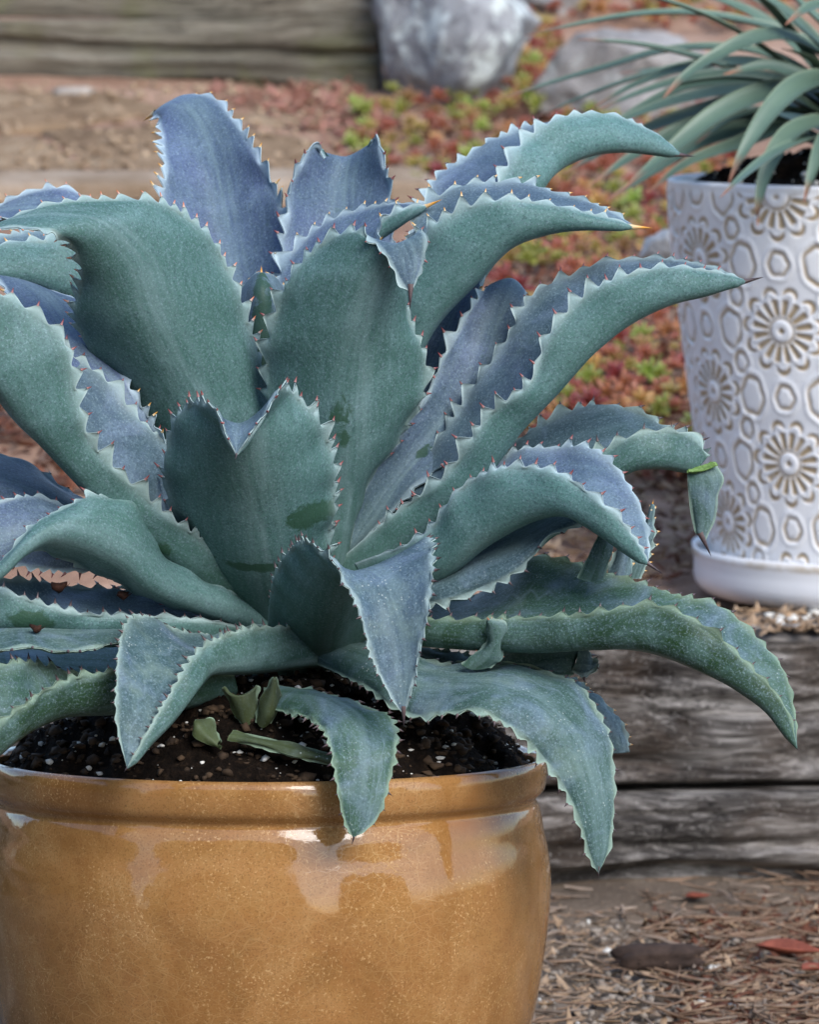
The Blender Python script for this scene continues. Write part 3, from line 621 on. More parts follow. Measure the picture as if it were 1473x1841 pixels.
# right side, long lower leaf
leaf([(650, 1105, 650, 1130, 650, 1080, -5, -1, 3), (802, 1118, 800, 1147, 860, 1070, -9, -1, 7), (960, 1114, 960, 1154, 965, 1004, -12, -1, 9), (1066, 1107, 1078, 1153, 1080, 1030, -14, -1, 7), (1180, 1092, 1172, 1162, 1192, 1066, -15.5, -.5, 5.5), (1284, 1142, 1272, 1202, 1303, 1100, -16.5, -.5, 4.5), (1348, 1203, 1336, 1237, 1366, 1157, -17, -.5, 3.5), (1396, 1252, 1386, 1277, 1412, 1220, -17.3, -.3, 2), (1414, 1283, 1407, 1307, 1424, 1270, -17.5, 0, 1), (1434, 1345, -17.6)],
     blue=.0, age=.6, th='d', h=.0038, p=.016, spike=.003, stains=((.48, -.45, .02, .1, 1),))
# front centre leaf bending down
leaf([(485, 1125, 590, 1170, 680, 1110, -7, 1, 2), (492, 1060, 600, 1115, 720, 1055, -11.5, 2, 4), (518, 1000, 618, 1065, 750, 1000, -15.5, 2.5, 4), (556, 978, 638, 1034, 768, 970, -18.5, 1.5, 2.5), (604, 1015, 676, 1056, 774, 1010, -20.5, .3, .5), (646, 1092, 704, 1120, 768, 1085, -21.8, -.5, -.5), (676, 1190, 722, 1195, 752, 1175, -22.6, -.5, -.5), (702, 1245, 725, 1245, 739, 1235, -23, -.2, -.2), (726, 1285, -23.2)],
     blue=.55, age=.75, th='d', h=.0036, p=.0105, spike=.009)
# front left triangular leaf
leaf([(650, 1110, 660, 1190, 660, 1140, -2, 2, 0), (540, 1112, 560, 1184, 550, 1132, -7, 3, -1), (430, 1128, 450, 1197, 440, 1136, -11.5, 5, -1), (345, 1142, 375, 1203, 365, 1168, -15.5, 5, -1), (254, 1112, 345, 1228, 336, 1205, -18.5, 4.5, -.5), (219, 1155, 296, 1288, 296, 1270, -21, 2.5, -.4), (213, 1245, 262, 1328, 265, 1320, -22.5, 1, -.3), (215, 1312, 240, 1360, 244, 1357, -23.2, .5, -.2), (228, 1380, -23.6)],
     blue=.32, age=.9, th='d', h=.0034, p=.010, spike=.004)
# left middle arched leaf
leaf([(600, 1110, 590, 1130, 580, 1150, -1, 0, 0), (480, 1090, 465, 1115, 450, 1130, -5, 0, 0), (370, 1045, 360, 1080, 345, 1098, -9, 1, 1.5), (288, 990, 278, 1045, 262, 1070, -11.5, 2, 2), (250, 915, 215, 990, 195, 1035, -13.5, 2.5, 2.5), (185, 894, 145, 960, 115, 1002, -15, 2.5, 2.5), (110, 918, 85, 960, 64, 986, -16, 1.5, 1.5), (60, 950, 45, 985, 25, 1006, -16.6, .8, .8), (10, 1005, 5, 1025, -10, 1040, -17, .4, .4), (-60, 1070, -17.3)],
     blue=.6, age=.3, th='r', h=.0055, p=.0115)
leaf([(580, 1090, 570, 1100, 560, 1110, 0, 0, 0), (460, 1080, 450, 1090, 440, 1095, -4, 0, 0), (300, 980, 290, 1010, 270, 1030, -8, 0, 0), (150, 930, 130, 980, 90, 1020, -11, 1, -1), (70, 896, 50, 950, 10, 1010, -12.5, 2, -1), (0, 905, -15, 960, -40, 1010, -13.5, 1.5, -1), (-100, 960, -14)], blue=.8, age=.2, th='r', h=.004, p=.011, flip=True)
leaf([(440, 1070, 440, 1080, 430, 1090, -2, 2, 0), (230, 930, 235, 960, 240, 980, -4, 3, -1), (130, 892, 140, 918, 130, 940, -5.5, 3.5, -1.5), (62, 842, 62, 880, 60, 912, -6.5, 4.5, -2), (0, 818, 0, 858, -5, 895, -7, 4, -2), (-70, 810, -70, 840, -80, 870, -7.5, 2, -1), (-140, 830, -7.5)], blue=.75, th='d', h=.0045)
# lower left, lying
leaf([(440, 1130, 440, 1140, 440, 1110, -5, -1, 2), (370, 1118, 350, 1140, 360, 1092, -8, -1, 4), (255, 1110, 220, 1133, 275, 1068, -10, -1, 6), (150, 1106, 105, 1123, 180, 1062, -11.5, -1, 6), (70, 1088, 30, 1121, 90, 1052, -12.5, -1, 6), (0, 1064, -30, 1118, 20, 1045, -13, -.5, 4), (-70, 1060, -80, 1090, -60, 1048, -13.5, 0, 2), (-150, 1080, -14)], blue=.6, age=.3, th='d', h=.003, stains=((.62, -.6, .10, .4, 1),))
leaf([(440, 1160, 440, 1150, 440, 1140, -7, -1, 2), (330, 1165, 330, 1150, 330, 1135, -10, -1, 3), (215, 1155, 215, 1140, 215, 1122, -12, -2, 4), (130, 1170, 130, 1145, 130, 1115, -13.5, -2.5, 4), (50, 1163, 50, 1142, 50, 1112, -14.5, -2.5, 4), (-20, 1170, -20, 1150, -20, 1120, -15, -2, 3), (-110, 1170, -15.5)], blue=.2, age=.5, th='d', h=.0025)
leaf([(420, 1215, 420, 1230, 420, 1200, -9, -1, 2), (310, 1207, 310, 1262, 320, 1212, -12.5, -1, 4), (200, 1211, 195, 1270, 205, 1218, -15.5, -1, 5), (128, 1224, 112, 1277, 140, 1214, -17.5, -1, 5), (78, 1245, 62, 1298, 88, 1202, -19, -1, 5), (35, 1277, 15, 1328, 40, 1194, -20.5, -1, 4), (-10, 1312, -25, 1362, -10, 1208, -21.5, -.7, 3), (-60, 1370, -70, 1400, -55, 1290, -22.3, 0, 1.5), (-90, 1440, -22.8)], blue=.04, age=.45, th='d', h=.0036, p=.010)
leaf([(430, 1225, 430, 1205, 430, 1190, 3, -1, 1), (300, 1235, 300, 1205, 300, 1172, 5, -1.5, 2), (160, 1228, 160, 1200, 160, 1160, 7, -2, 3), (40, 1222, 40, 1190, 40, 1150, 8, -2, 3), (-60, 1210, -60, 1190, -60, 1160, 9, -1, 2), (-150, 1190, 9)], blue=.0, age=.3, th='d', h=.003)  # extra dark leaf, added to stand in for the black shade in this gap
# front right leaf over the rim
leaf([(570, 1190, 575, 1160, 590, 1145, -7, -.5, 1), (650, 1226, 660, 1190, 680, 1165, -10.5, -1, 2.5), (748, 1284, 770, 1240, 800, 1195, -13.5, -1.5, 4), (860, 1276, 895, 1245, 925, 1201, -15.5, -2, 5), (936, 1316, 980, 1285, 1030, 1230, -16.5, -1.5, 4), (990, 1376, 1030, 1345, 1086, 1308, -17, -1, 2.5), (1026, 1432, 1055, 1415, 1100, 1385, -17.3, -.6, 1.5), (1050, 1496, 1070, 1482, 1100, 1460, -17.5, -.5, 1), (1065, 1545, 1076, 1535, 1092, 1525, -17.6, -.2, .4), (1076, 1570, -17.6)],
     blue=.16, age=.7, th='d', h=.0042, p=.013, spike=.004)
leaf([(700, 1180, 710, 1170, 720, 1160, -5, 0, 0), (880, 1225, 900, 1215, 920, 1195, -7, 0, 1), (1000, 1270, 1030, 1250, 1050, 1235, -8, 0, 1), (1060, 1310, 1085, 1290, 1104, 1285, -8.5, 0, .8), (1090, 1345, 1108, 1340, 1124, 1322, -8.8, 0, .5), (1095, 1353, 1112, 1354, 1130, 1352, -8.8, 0, .3)], blue=.45, age=.4, th='y', h=.002, p=.007, spike=0, cut=True, tl=.003)
# small front leaf over the rim
leaf([(480, 1272, 490, 1250, 490, 1232, -13, -1, 1), (560, 1290, 590, 1268, 622, 1260, -17.5, -1, 2.2), (592, 1324, 642, 1312, 702, 1298, -20.5, -.8, 1.8), (604, 1372, 652, 1372, 708, 1345, -22.2, -.5, 1), (612, 1427, 650, 1428, 692, 1420, -22.9, -.5, .5), (624, 1480, 642, 1482, 670, 1476, -23.2, -.2, .2), (636, 1506, -23.4)], blue=.0, age=.35, th='d', h=.003, p=.010, spike=.005)
# pups and stubs round the base
leaf([(1040, 1040, 1062, 1045, 1085, 1040, -10, 0, 0), (1062, 1000, 1080, 1000, 1094, 1000, -10.2, .3, .3), (1080, 960, 1092, 960, 1104, 960, -10, .3, .3), (1096, 915, 1101, 915, 1106, 915, -9.6, .2, .2), (1104, 880, -9)], blue=.05, th=None, h=.0005, spike=0, rows=60, tk=.0025)
leaf([(1130, 1040, 1140, 1040, 1150, 1040, -6, 0, 0), (1152, 980, 1160, 980, 1170, 975, -6, .2, .2), (1164, 935, 1168, 935, 1174, 935, -6, .2, .2), (1174, 905, -6)], blue=.4, th='y', h=.002, p=.008, spike=.003, rows=60, tk=.0025)
leaf([(1095, 1050, 1110, 1060, 1130, 1050, -7, .5, .5), (1102, 1010, 1120, 1020, 1136, 1000, -7, .5, .5), (1115, 985, 1128, 985, 1142, 985, -7, .5, .5), (1120, 975, 1130, 975, 1140, 975, -7, .3, .3)], blue=.4, th='y', h=.002, p=.008, spike=0, rows=60, cut=True, tk=.0025)
leaf([(830, 1195, 850, 1200, 880, 1200, -12, 0, 0), (855, 1180, 878, 1180, 900, 1178, -12.5, .5, .5), (880, 1150, 890, 1155, 902, 1150, -12.8, .4, .4), (878, 1125, 888, 1132, 906, 1120, -13, .2, .2), (879, 1114, -13.2)], blue=.2, th='o', h=.0015, p=.008, spike=.003, rows=80, tl=.002, tk=.0025)
leaf([(820, 1190, 850, 1195, 860, 1150, -8, 0, 0), (930, 1195, 940, 1202, 940, 1150, -9, 0, 1), (1015, 1212, 1020, 1190, 1030, 1152, -9.5, -.5, 1), (1032, 1212, 1035, 1190, 1045, 1155, -9.5, -.3, .5)], blue=.1, th=None, h=.001, spike=0, cut=True, tk=.010, rows=70)
leaf([(1030, 1205, 1036, 1195, 1040, 1165, -9.8, 0, 0), (1052, 1212, 1055, 1195, 1056, 1170, -10, -.3, .3), (1066, 1205, 1064, 1198, 1062, 1185, -10, -.2, .2), (1076, 1192, -10)], blue=.5, th='d', h=.003, p=.009, spike=0, rows=60)
leaf([(436, 1300, 444, 1302, 452, 1300, -14, 0, 0), (424, 1276, 440, 1284, 458, 1276, -14.3, .5, .5), (410, 1250, 434, 1262, 460, 1246, -14.5, .7, .7), (400, 1236, 430, 1250, 464, 1232, -14.5, .8, .8)], dry=1., blue=.0, age=.6, th=None, h=.002, p=.01, spike=0, cut=True, rows=60, tk=.0025)
leaf([(462, 1300, 472, 1304, 484, 1300, -14.5, 0, 0), (466, 1275, 482, 1284, 497, 1275, -15, .7, .7), (480, 1245, 490, 1252, 499, 1243, -15, .5, .5), (494, 1217, -15)], dry=1., blue=.0, age=.6, th=None, h=.002, p=.01, spike=0, rows=60, tk=.0025)
leaf([(398, 1345, 392, 1340, 396, 1333, -16.5, 0, 0), (372, 1332, 372, 1322, 384, 1312, -16.5, .1, 1), (352, 1322, 358, 1306, 380, 1296, -16.6, .1, 1.2), (350, 1296, -16.3)], dry=1., blue=.0, th=None, h=.001, spike=0, rows=60, tk=.0025)
leaf([(600, 1374, 605, 1366, 605, 1358, -19, 0, 1), (540, 1360, 540, 1352, 545, 1345, -18.4, -.2, 1), (470, 1341, 470, 1334, 475, 1327, -17.6, -.2, 1), (410, 1327, 412, 1322, 418, 1317, -17, 0, .8)], dry=1., blue=.0, age=.8, th=None, h=.0005, spike=0, cut=True, rows=60, tk=.0025)
# core of the rosette
V, F = lathe(smoothprof([(0, -.10), (.03, -.09), (.038, -.03), (.034, .03), (.02, .06), (0.001, .08)], 6), 40, AX[0], AX[1])
V[..., 2] += AX[2]; o = link('stem', mesh(V.reshape(-1, 3), F, 'stem'), M_LEAF, agave); attr(o.data, 'lv', np.tile([.1, 0, 0, 0], (len(o.data.vertices), 1))); o.color = (.1, .3, 0, 1)
#ENDLEAVES

# withered petals caught on the lower leaves
M_DRY = mat_simple('withered_brown', (.018, .007, .004), (.06, .022, .012), 250, .8, .5, .002)
def petal(px, py, Y, s, seed, label):
    p = at(px, py, Y); q = np.random.default_rng(seed); V0, F0 = ico(2)
    V = V0*np.array([1, .6, .7])*s*(1+1.7*(fbm(V0*2.6+seed, 4, seed)-.5))[:, None]
    V[:, 2] += np.abs(V[:, 0])*.35; k = len(V)
    tail = [p*0+np.array([s*.8+i*s*.22, 0, s*(.1+.05*i*i)]) for i in range(4)]
    VV = list(V); FF = [tuple(f) for f in F0]
    for i, c in enumerate(tail):
        r = s*.10*(1-i/5)
        for j in range(4): VV.append(c+np.array([0, math.cos(j*1.571)*r, math.sin(j*1.571)*r]))
        if i:
            for j in range(4): FF.append((k+(i-1)*4+j, k+(i-1)*4+(j+1) % 4, k+i*4+(j+1) % 4, k+i*4+j))
    o = link('withered_flower', mesh(np.array(VV)+p, FF, 'petal'), M_DRY); tag(o, label, 'dry flower', 'withered flowers caught on the agave'); return o
petal(106, 1056, -.115, .0052, 3, 'curled brown withered flower standing on the bluish lower leaf')
petal(222, 1071, -.105, .0042, 4, 'flattened brown withered flower lying on the bluish lower leaf')
petal(66, 1131, -.15, .0042, 6, 'brown withered flower on the pale green lowest leaf')

# ------------------------------------------------------------------ patterned white pot
WC = at(1570, 1010, 1.33); WX, WY = WC[0], WC[1]
ZS = ZTOP+.004
def wz(py): return at(1570, py, WY-.20)[2]
SW = (WY-.2+3.2)/FPX
zt = wz(341); zb = ZS+.012
def M_white():
    k = NT('white_patterned_ceramic'); a = k.n('SeparateColor', {'Color': k.n('Attribute', attribute_name='rel').outputs['Color']}); co = k.co('Object')
    c = k.ramp(k.noise(co, 12, 4), [(.3, (.76, .78, .82)), (.7, (.86, .87, .89))])
    c = k.mix(k.rf(a.outputs[0], .05, .8, 0, .9), c, (.40, .29, .155))
    c = k.mix(k.rf(k.noise(co, 300, 2), .62, .72, 0, .25), c, (.4, .36, .3))
    k.P(Base_Color=c, Roughness=.45); k.b.inputs['Specular IOR Level'].default_value = .35; k.bump(k.noise(co, 40, 3), .15, .003); return k.m
MW = M_white()
def white_pot():
    nth, nz = 1080, 430
    prof = smoothprof([(.197*1.06, 0), (.210*1.015, .10), (.213, .20), (.2175, .30), (.2205, .36), (.2215, 1)], 1)
    zz = np.linspace(0, 1, nz); H = zt-zb
    # silhouette radius by height, from foot to lip
    rad = np.interp(zz, [0, .09, .30, .48, .67, .86, .97, 1], [.166, .1685, .180, .1905, .2005, .2105, .2135, .2135])
    kern = np.ones(41)/41; rad = np.convolve(np.pad(rad, 20, mode='edge'), kern, 'valid')
    th = np.arange(nth)*2*math.pi/nth
    Z, TH = np.meshgrid(zz*H, th, indexing='ij'); RAD = np.repeat(rad[:, None], nth, 1)
    # pattern in cells: 12 columns, staggered rows, units of flower spacing in pixels
    C = 2*math.pi/12; cw, ch = 184., 245.
    up = (TH+math.pi/2+R(33.5))/C*cw; vp = (Z-(wz(601)-zb))/SW
    hgt = np.zeros_like(Z); tan = np.zeros_like(Z)
    def lat(ox, oy, sx, sy):
        dx = (up-ox+sx/2) % sx-sx/2; dy = (vp-oy+sy/2) % sy-sy/2; return dx, dy
    for ox, oy in ((0, 0), (cw, ch/2)):
        dx, dy = lat(ox, oy, 2*cw, ch); r = np.hypot(dx, dy); an = np.arctan2(dy, dx)
        ph = (an/(2*math.pi)*16) % 1-.5; arc = np.abs(ph)*2*math.pi*r/16
        pet = (1-sst(3.0, 6.0, arc-(r-30)*.055))*sst(26, 30, r)*(1-sst(56, 61, r))
        ring = np.exp(-((r-23.5)/2.6)**2)
        dot = 1-sst(4, 7, r); disc = (1-sst(17, 20, r))*sst(5, 8, r)
        ph2 = ((an/(2*math.pi)*11)+.25) % 1-.5; arc2 = np.abs(ph2)*2*math.pi*75/11
        rc = 84-arc2*arc2*.045
        cre = np.exp(-((r-rc+6)/5)**4)*(1-sst(12, 17, arc2))
        lip = np.exp(-((r-rc+15)/6)**2)*(1-sst(10, 16, arc2))
        gap = (1-pet)*sst(27, 31, r)*(1-sst(58, 64, r))
        tan = np.maximum.reduce([tan, pet*.9, ring*.8, dot, cre*.95])
        hgt += -pet*1.0-ring*.8-dot*.8+disc*.8-cre*1.3+gap*.6+lip*.7
    def peb(dx, dy, a, b, seed):
        an = np.arctan2(dy/b, dx/a); r = np.hypot(dx/a, dy/b)
        shp = 1+.04*np.cos(6*an+seed)+.035*np.cos(3*an+seed*2)
        return (r-shp)*min(a, b)
    lst = []
    for ox, oy in ((0, 0), (cw, ch/2)):
        lst += [(ox+112*1.0, oy, 25, 34, 1.), (ox-112*1.0, oy, 25, 34, 2.4), (ox, oy+ch/2, 18, 21, .5)]
        lst += [(ox+92, oy+61, 14, 18, .2), (ox-92, oy+61, 14, 18, 1.6)]
    for ox, oy, a, b, sd in lst:
        dx, dy = lat(ox, oy, 2*cw, ch); d = peb(dx, dy, a, b, sd)
        groove = np.exp(-(d/3.2)**2); ridge = np.exp(-((d-8)/4)**2); inn = 1-sst(-9, -2, d)
        tan = np.maximum(tan, groove*.8); hgt += -groove*.9+ridge*.75+inn*.5
    fade = sst(0, .012, zz)*(1-sst(.975, .992, zz)); tan *= fade[:, None]; hgt *= fade[:, None]
    tan *= .65+.7*vnoise(np.stack([np.cos(TH)*22, np.sin(TH)*22, Z*100], -1), 5); tan = np.clip(tan, 0, 1)
    RAD = RAD+hgt*.0012
    V = np.stack([WX+RAD*np.cos(TH), WY+RAD*np.sin(TH), zb+Z], -1)
    # lip and inside
    inner = []
    for r_, z_ in ((.2120, zt+.002), (.2090, zt+.003), (.2060, zt+.0005), (.2045, zt-.006), (.2020, zt-.05)):
        inner.append(np.stack([WX+r_*np.cos(th), WY+r_*np.sin(th), 0*th+z_], -1))
    V = np.concatenate([V, np.array(inner)]); tan = np.concatenate([tan, np.zeros((5, nth))]); n2 = nz+5
    i = np.arange(n2-1)[:, None]; j = np.arange(nth)[None]; j2 = (j+1) % nth
    F = np.stack([i*nth+j, i*nth+j2, (i+1)*nth+j2, (i+1)*nth+j], -1).reshape(-1, 4)
    me = mesh(V.reshape(-1, 3), F, 'white_pot'); t_ = tan.ravel(); attr(me, 'rel', np.stack([t_, t_, t_, t_*0+1], -1))
    o = link('patterned_pot', me, MW); tag(o, 'white ceramic pot with raised flower and pebble pattern picked out in tan', 'pot'); return o
white_pot()
sr = 1.0
V, F = lathe(smoothprof([(.001, ZS), (.150, ZS), (.172, ZS+.002), (.181, ZS+.010), (.1845, ZS+.040), (.1865, ZS+.047), (.1855, ZS+.0505), (.183, ZS+.0505), (.1805, ZS+.047), (.176, ZS+.014), (.165, ZS+.010), (.001, ZS+.010)], 5), 160, WX, WY)
k = NT('white_saucer_glaze'); co = k.co('Object')
zc = k.n('SeparateXYZ', {0: co}).outputs[2]
c = k.mix(k.math('MULTIPLY', k.rf(k.math('ABSOLUTE', k.math('SUBTRACT', zc, ZS+.044)), .002, .006, 1, 0), k.rf(k.noise(co, 30, 3), .4, .6, .2, .8)), k.ramp(k.noise(co, 14, 4), [(.3, (.76, .78, .82)), (.7, (.86, .87, .89))]), (.45, .37, .26))
k.P(Base_Color=c, Roughness=.3)
o = link('saucer', mesh(V.reshape(-1, 3), F, 'saucer'), k.m); tag(o, 'plain white glazed saucer under the patterned white pot', 'saucer')
WM = np.eye(4); WM[:3, 3] = (WX, WY, zt)
soil_disc('potting_soil', .203, -.012, .035, 8, WM, 'dark potting soil filling the patterned white pot', 60)
scatter('perlite_grains', M_PERL, soil_pts(260, .203, -.012, .035, 6, WM, .001), .0015+.003*rng.random(260)**2, 9, 'white perlite grains on the soil of the patterned white pot', 'perlite')

# ------------------------------------------------------------------ slender leaved plant in the white pot
k = NT('strap_leaf'); a = k.n('Attribute', attribute_name='lv'); sp_ = k.n('SeparateColor', {'Color': a.outputs['Color']}); co = k.co('Object')
c = k.ramp(k.noise(co, 30, 3), [(.3, (.030, .060, .034)), (.7, (.070, .115, .070))])
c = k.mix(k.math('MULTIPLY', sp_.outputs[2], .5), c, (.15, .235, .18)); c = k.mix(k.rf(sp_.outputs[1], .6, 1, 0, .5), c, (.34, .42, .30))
c = k.mix(k.rf(sp_.outputs[0], .90, .97, 0, .9), c, (.33, .14, .08))
k.P(Base_Color=c, Roughness=.45); k.bump(k.noise(co, 300, 2), .1, .001); M_STRAP = k.m
strap_root = empty('slender_leaf_plant', (WX, WY, zt)); tag(strap_root, 'grey green plant with long slender arching leaves in the patterned white pot', 'plant')
def strap(pts, wd, roll=0., tk=.003):
    P = np.array([p if isinstance(p, np.ndarray) else at(*p) for p in pts]); T = np.concatenate([[0], np.cumsum(np.linalg.norm(np.diff(P, axis=0), axis=1))]); T /= T[-1]
    N = 48; t = np.linspace(0, 1, N); C = spline(P, T, t); tn = norm(np.gradient(C, axis=0))
    lat = norm(np.cross(tn, np.array([0, 0, 1.])+0*tn)); nr = np.cross(lat, tn)
    lat, nr = lat*math.cos(roll)+nr*math.sin(roll), nr*math.cos(roll)-lat*math.sin(roll)
    w_ = 1.08*wd/2*(.55+.45*sst(0, .35, t))*(1-t**3.2)**.9+.0003
    cols = np.array([-1, -.6, -.2, .2, .6, 1]); V = []
    for s_ in (1, -1):
        q = C[:, None]+lat[:, None]*(cols[None]*w_[:, None])[..., None]+nr[:, None]*((cols[None]**2*w_[:, None]*.35)+s_*tk*.5*(1-cols[None]**2*.8)*(1-.7*t[:, None]))[..., None]
        V.append(q)
    V = np.array(V); W = 6; F = [gridfaces(N, W, 0), gridfaces(N, W, N*W, True)]; i = np.arange(N-1)
    for c_, fl in ((0, 1), (W-1, 0)):
        f = np.stack([i*W+c_, (i+1)*W+c_, (i+1)*W+c_+N*W, i*W+c_+N*W], -1); F.append(f[:, ::-1] if fl else f)
    me = mesh(V.reshape(-1, 3), np.concatenate(F), 'strap')
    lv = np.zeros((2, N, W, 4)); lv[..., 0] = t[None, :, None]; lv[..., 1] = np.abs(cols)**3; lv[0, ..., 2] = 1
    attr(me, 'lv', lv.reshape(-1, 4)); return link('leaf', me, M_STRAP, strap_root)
B0 = (1560, 275, WY)
cY = WY
straps = [
 ([(1560, 240, cY), (1445, 74, cY-.02), (1402, 58, cY-.02), (1328, 39, cY-.02), (1250, 27, cY-.02), (1133, 30, cY-.02), (1036, 46, cY-.02), (945, 64, cY-.02)], .021, .25),
 ([(1560, 240, cY-.03), (1464, 92, cY-.08), (1406, 68, cY-.10), (1359, 72, cY-.12), (1289, 103, cY-.14), (1231, 140, cY-.15), (1192, 178, cY-.16)], .026, .5),
 ([(1555, 260, cY), (1437, 128, cY+.02), (1367, 97, cY+.03), (1289, 88, cY+.03), (1192, 95, cY+.03), (1094, 122, cY+.03), (997, 149, cY+.03), (900, 178, cY+.03)], .020, .3),
 ([(1555, 260, cY+.04), (1440, 140, cY+.06), (1367, 113, cY+.07), (1270, 113, cY+.07), (1172, 134, cY+.07), (1056, 173, cY+.07), (950, 218, cY+.07)], .018, .2),
 ([(1555, 265, cY), (1445, 148, cY), (1347, 116, cY), (1250, 122, cY), (1153, 150, cY), (1060, 198, cY)], .021, .45),
 ([(1555, 268, cY-.02), (1445, 165, cY-.03), (1347, 137, cY-.03), (1250, 142, cY-.03), (1153, 168, cY-.03), (1068, 202, cY-.03)], .020, .45),
 ([(1550, 270, cY-.02), (1425, 166, cY-.04), (1328, 148, cY-.04), (1242, 157, cY-.04), (1140, 203, cY-.04), (1040, 275, cY-.04)], .020, .45),
 ([(1550, 275, cY-.03), (1406, 172, cY-.06), (1328, 165, cY-.06), (1231, 180, cY-.07), (1133, 212, cY-.07), (1040, 255, cY-.07)], .022, .5),
 ([(1550, 280, cY+.03), (1425, 178, cY+.03), (1347, 178, cY+.02), (1270, 200, cY+.02), (1172, 232, cY+.01), (1090, 272, cY+.01), (1010, 315, cY)], .024, .5),
 ([(1550, 280, cY-.04), (1464, 160, cY-.10), (1386, 168, cY-.12), (1289, 208, cY-.15), (1211, 268, cY-.17), (1115, 346, cY-.18)], .027, .6),
 ([(1550, 270, cY-.05), (1490, 145, cY-.15), (1425, 163, cY-.20), (1367, 226, cY-.24), (1332, 284, cY-.26), (1310, 332, cY-.265)], .027, .5),
 ([(1550, 285, cY-.05), (1475, 222, cY-.17), (1413, 250, cY-.22), (1378, 311, cY-.25), (1364, 373, cY-.26), (1363, 408, cY-.26)], .025, .35),
 ([(1550, 290, cY-.06), (1500, 240, cY-.18), (1470, 285, cY-.24), (1454, 335, cY-.26), (1446, 366, cY-.265)], .022, .2),
 ([(1550, 290, cY), (1400, 235, cY-.08), (1328, 262, cY-.12), (1231, 298, cY-.15), (1162, 350, cY-.16)], .022, .5),
 ([(1550, 285, cY+.02), (1330, 215, cY-.03), (1240, 230, cY-.06), (1150, 275, cY-.08), (1060, 335, cY-.09)], .024, .6),
 ([(1550, 285, cY+.02), (1340, 235, cY-.05), (1250, 262, cY-.08), (1170, 312, cY-.10), (1090, 362, cY-.11)], .024, .6),
 ([(1550, 240, cY+.02), (1406, 64, cY+.03), (1359, 30, cY+.04), (1289, 0, cY+.05), (1190, -25, cY+.05)], .020, .4),
 ([(1550, 230, cY+.03), (1440, 50, cY+.05), (1370, 5, cY+.06), (1280, -30, cY+.07), (1190, -40, cY+.08)], .020, .4),
 ([(1560, 230, cY-.05), (1530, 30, cY-.14), (1480, 12, cY-.19), (1445, 22, cY-.22), (1412, 46, cY-.235)], .030, .35),
 ([(1560, 240, cY-.03), (1490, 60, cY-.05), (1440, 10, cY-.06), (1390, -40, cY-.07)], .030, .5),
 ([(1560, 250, cY-.04), (1495, 110, cY-.08), (1450, 60, cY-.10), (1410, 20, cY-.11), (1350, -20, cY-.12)], .028, .7),
 ([(1570, 250, cY-.04), (1510, 180, cY-.10), (1460, 150, cY-.12), (1380, 120, cY-.13), (1300, 135, cY-.14)], .022, .8),
 ([(1560, 270, cY), (1480, 215, cY-.05), (1400, 200, cY-.07), (1320, 215, cY-.08), (1250, 260, cY-.09)], .022, .2),
 ([(1590, 260, cY), (1640, 120, cY-.04), (1740, 80, cY-.06), (1850, 160, cY-.08)], .026, .4),
 ([(1590, 260, cY), (1620, 140, cY+.06), (1700, 60, cY+.12), (1800, 100, cY+.16)], .026, .4),
 ([(1580, 260, cY-.04), (1600, 170, cY-.15), (1620, 200, cY-.24), (1640, 320, cY-.28)], .028, .3),
 ([(1580, 250, cY), (1570, 60, cY+.02), (1540, -40, cY+.04), (1500, -90, cY+.05)], .028, .4),
 ([(1580, 250, cY), (1600, 40, cY+.02), (1630, -60, cY+.04), (1680, -90, cY+.05)], .028, .4),
 ([(1580, 280, cY-.03), (1680, 200, cY-.14), (1760, 230, cY-.20), (1810, 320, cY-.22)], .026, .4)]
rs = random.Random(3)
for i_ in range(26):                                     # inner leaves of the crown, spreading all round
    az = rs.uniform(-math.pi, math.pi); el = rs.uniform(.25, 1.15); ln = rs.uniform(.26, .40)
    pts = []
    for f in (0, .3, .6, .85, 1):
        rr = ln*f*math.cos(el)*(1+.25*f); zz = ln*f*math.sin(el)*(1-.25*f)-.16*ln*f*f*(1.3-el)*1.6
        pts.append(np.array([WX+math.sin(az)*(rr+.02), WY+math.cos(az)*(rr+.02), zt+.03+zz]))
    straps.append((pts, rs.uniform(.018, .026), rs.uniform(-.2, .5)))
for s_ in straps: strap(*s_)

# ------------------------------------------------------------------ succulent ground cover
def rosette_mesh(seed, nl=13):
    q = np.random.default_rng(seed); V = []; F = []; A = []
    for i in range(nl):
        an = i*2.39996+q.random()*.2; f = i/nl; ln = 1.0-.55*f; el = .15+1.05*f+.15*q.normal()*.5; wd = .42*(1-.35*f)
        R_ = np.array([math.cos(an)*math.cos(el), math.sin(an)*math.cos(el), math.sin(el)]); S_ = np.array([-math.sin(an), math.cos(an), 0]); U_ = np.cross(R_, S_)
        k = len(V)
        for (r, w_) in ((.05, .35), (.35, .8), (.7, 1), (.92, .62)):
            for c_, s_ in ((-1, 0), (0, .5), (1, 0), (0, -.45)):
                V.append(R_*ln*r+S_*wd*.5*w_*c_-U_*wd*.5*w_*s_+np.array([0, 0, .12*r*r])); A.append(r)
        V.append(R_*ln*1.03+np.array([0, 0, .14])); A.append(1)
        for r in range(3):
            for j in range(4): F.append((k+r*4+j, k+r*4+(j+1) % 4, k+(r+1)*4+(j+1) % 4, k+(r+1)*4+j))
        for j in range(4): F.append((k+12+j, k+12+(j+1) % 4, k+16))
    me = mesh(V, F, 'rosette'); A = np.array(A); attr(me, 't', np.stack([A, A, A, A*0+1], -1))
    me.polygons.foreach_set('use_smooth', np.ones(len(me.polygons), bool)); return me
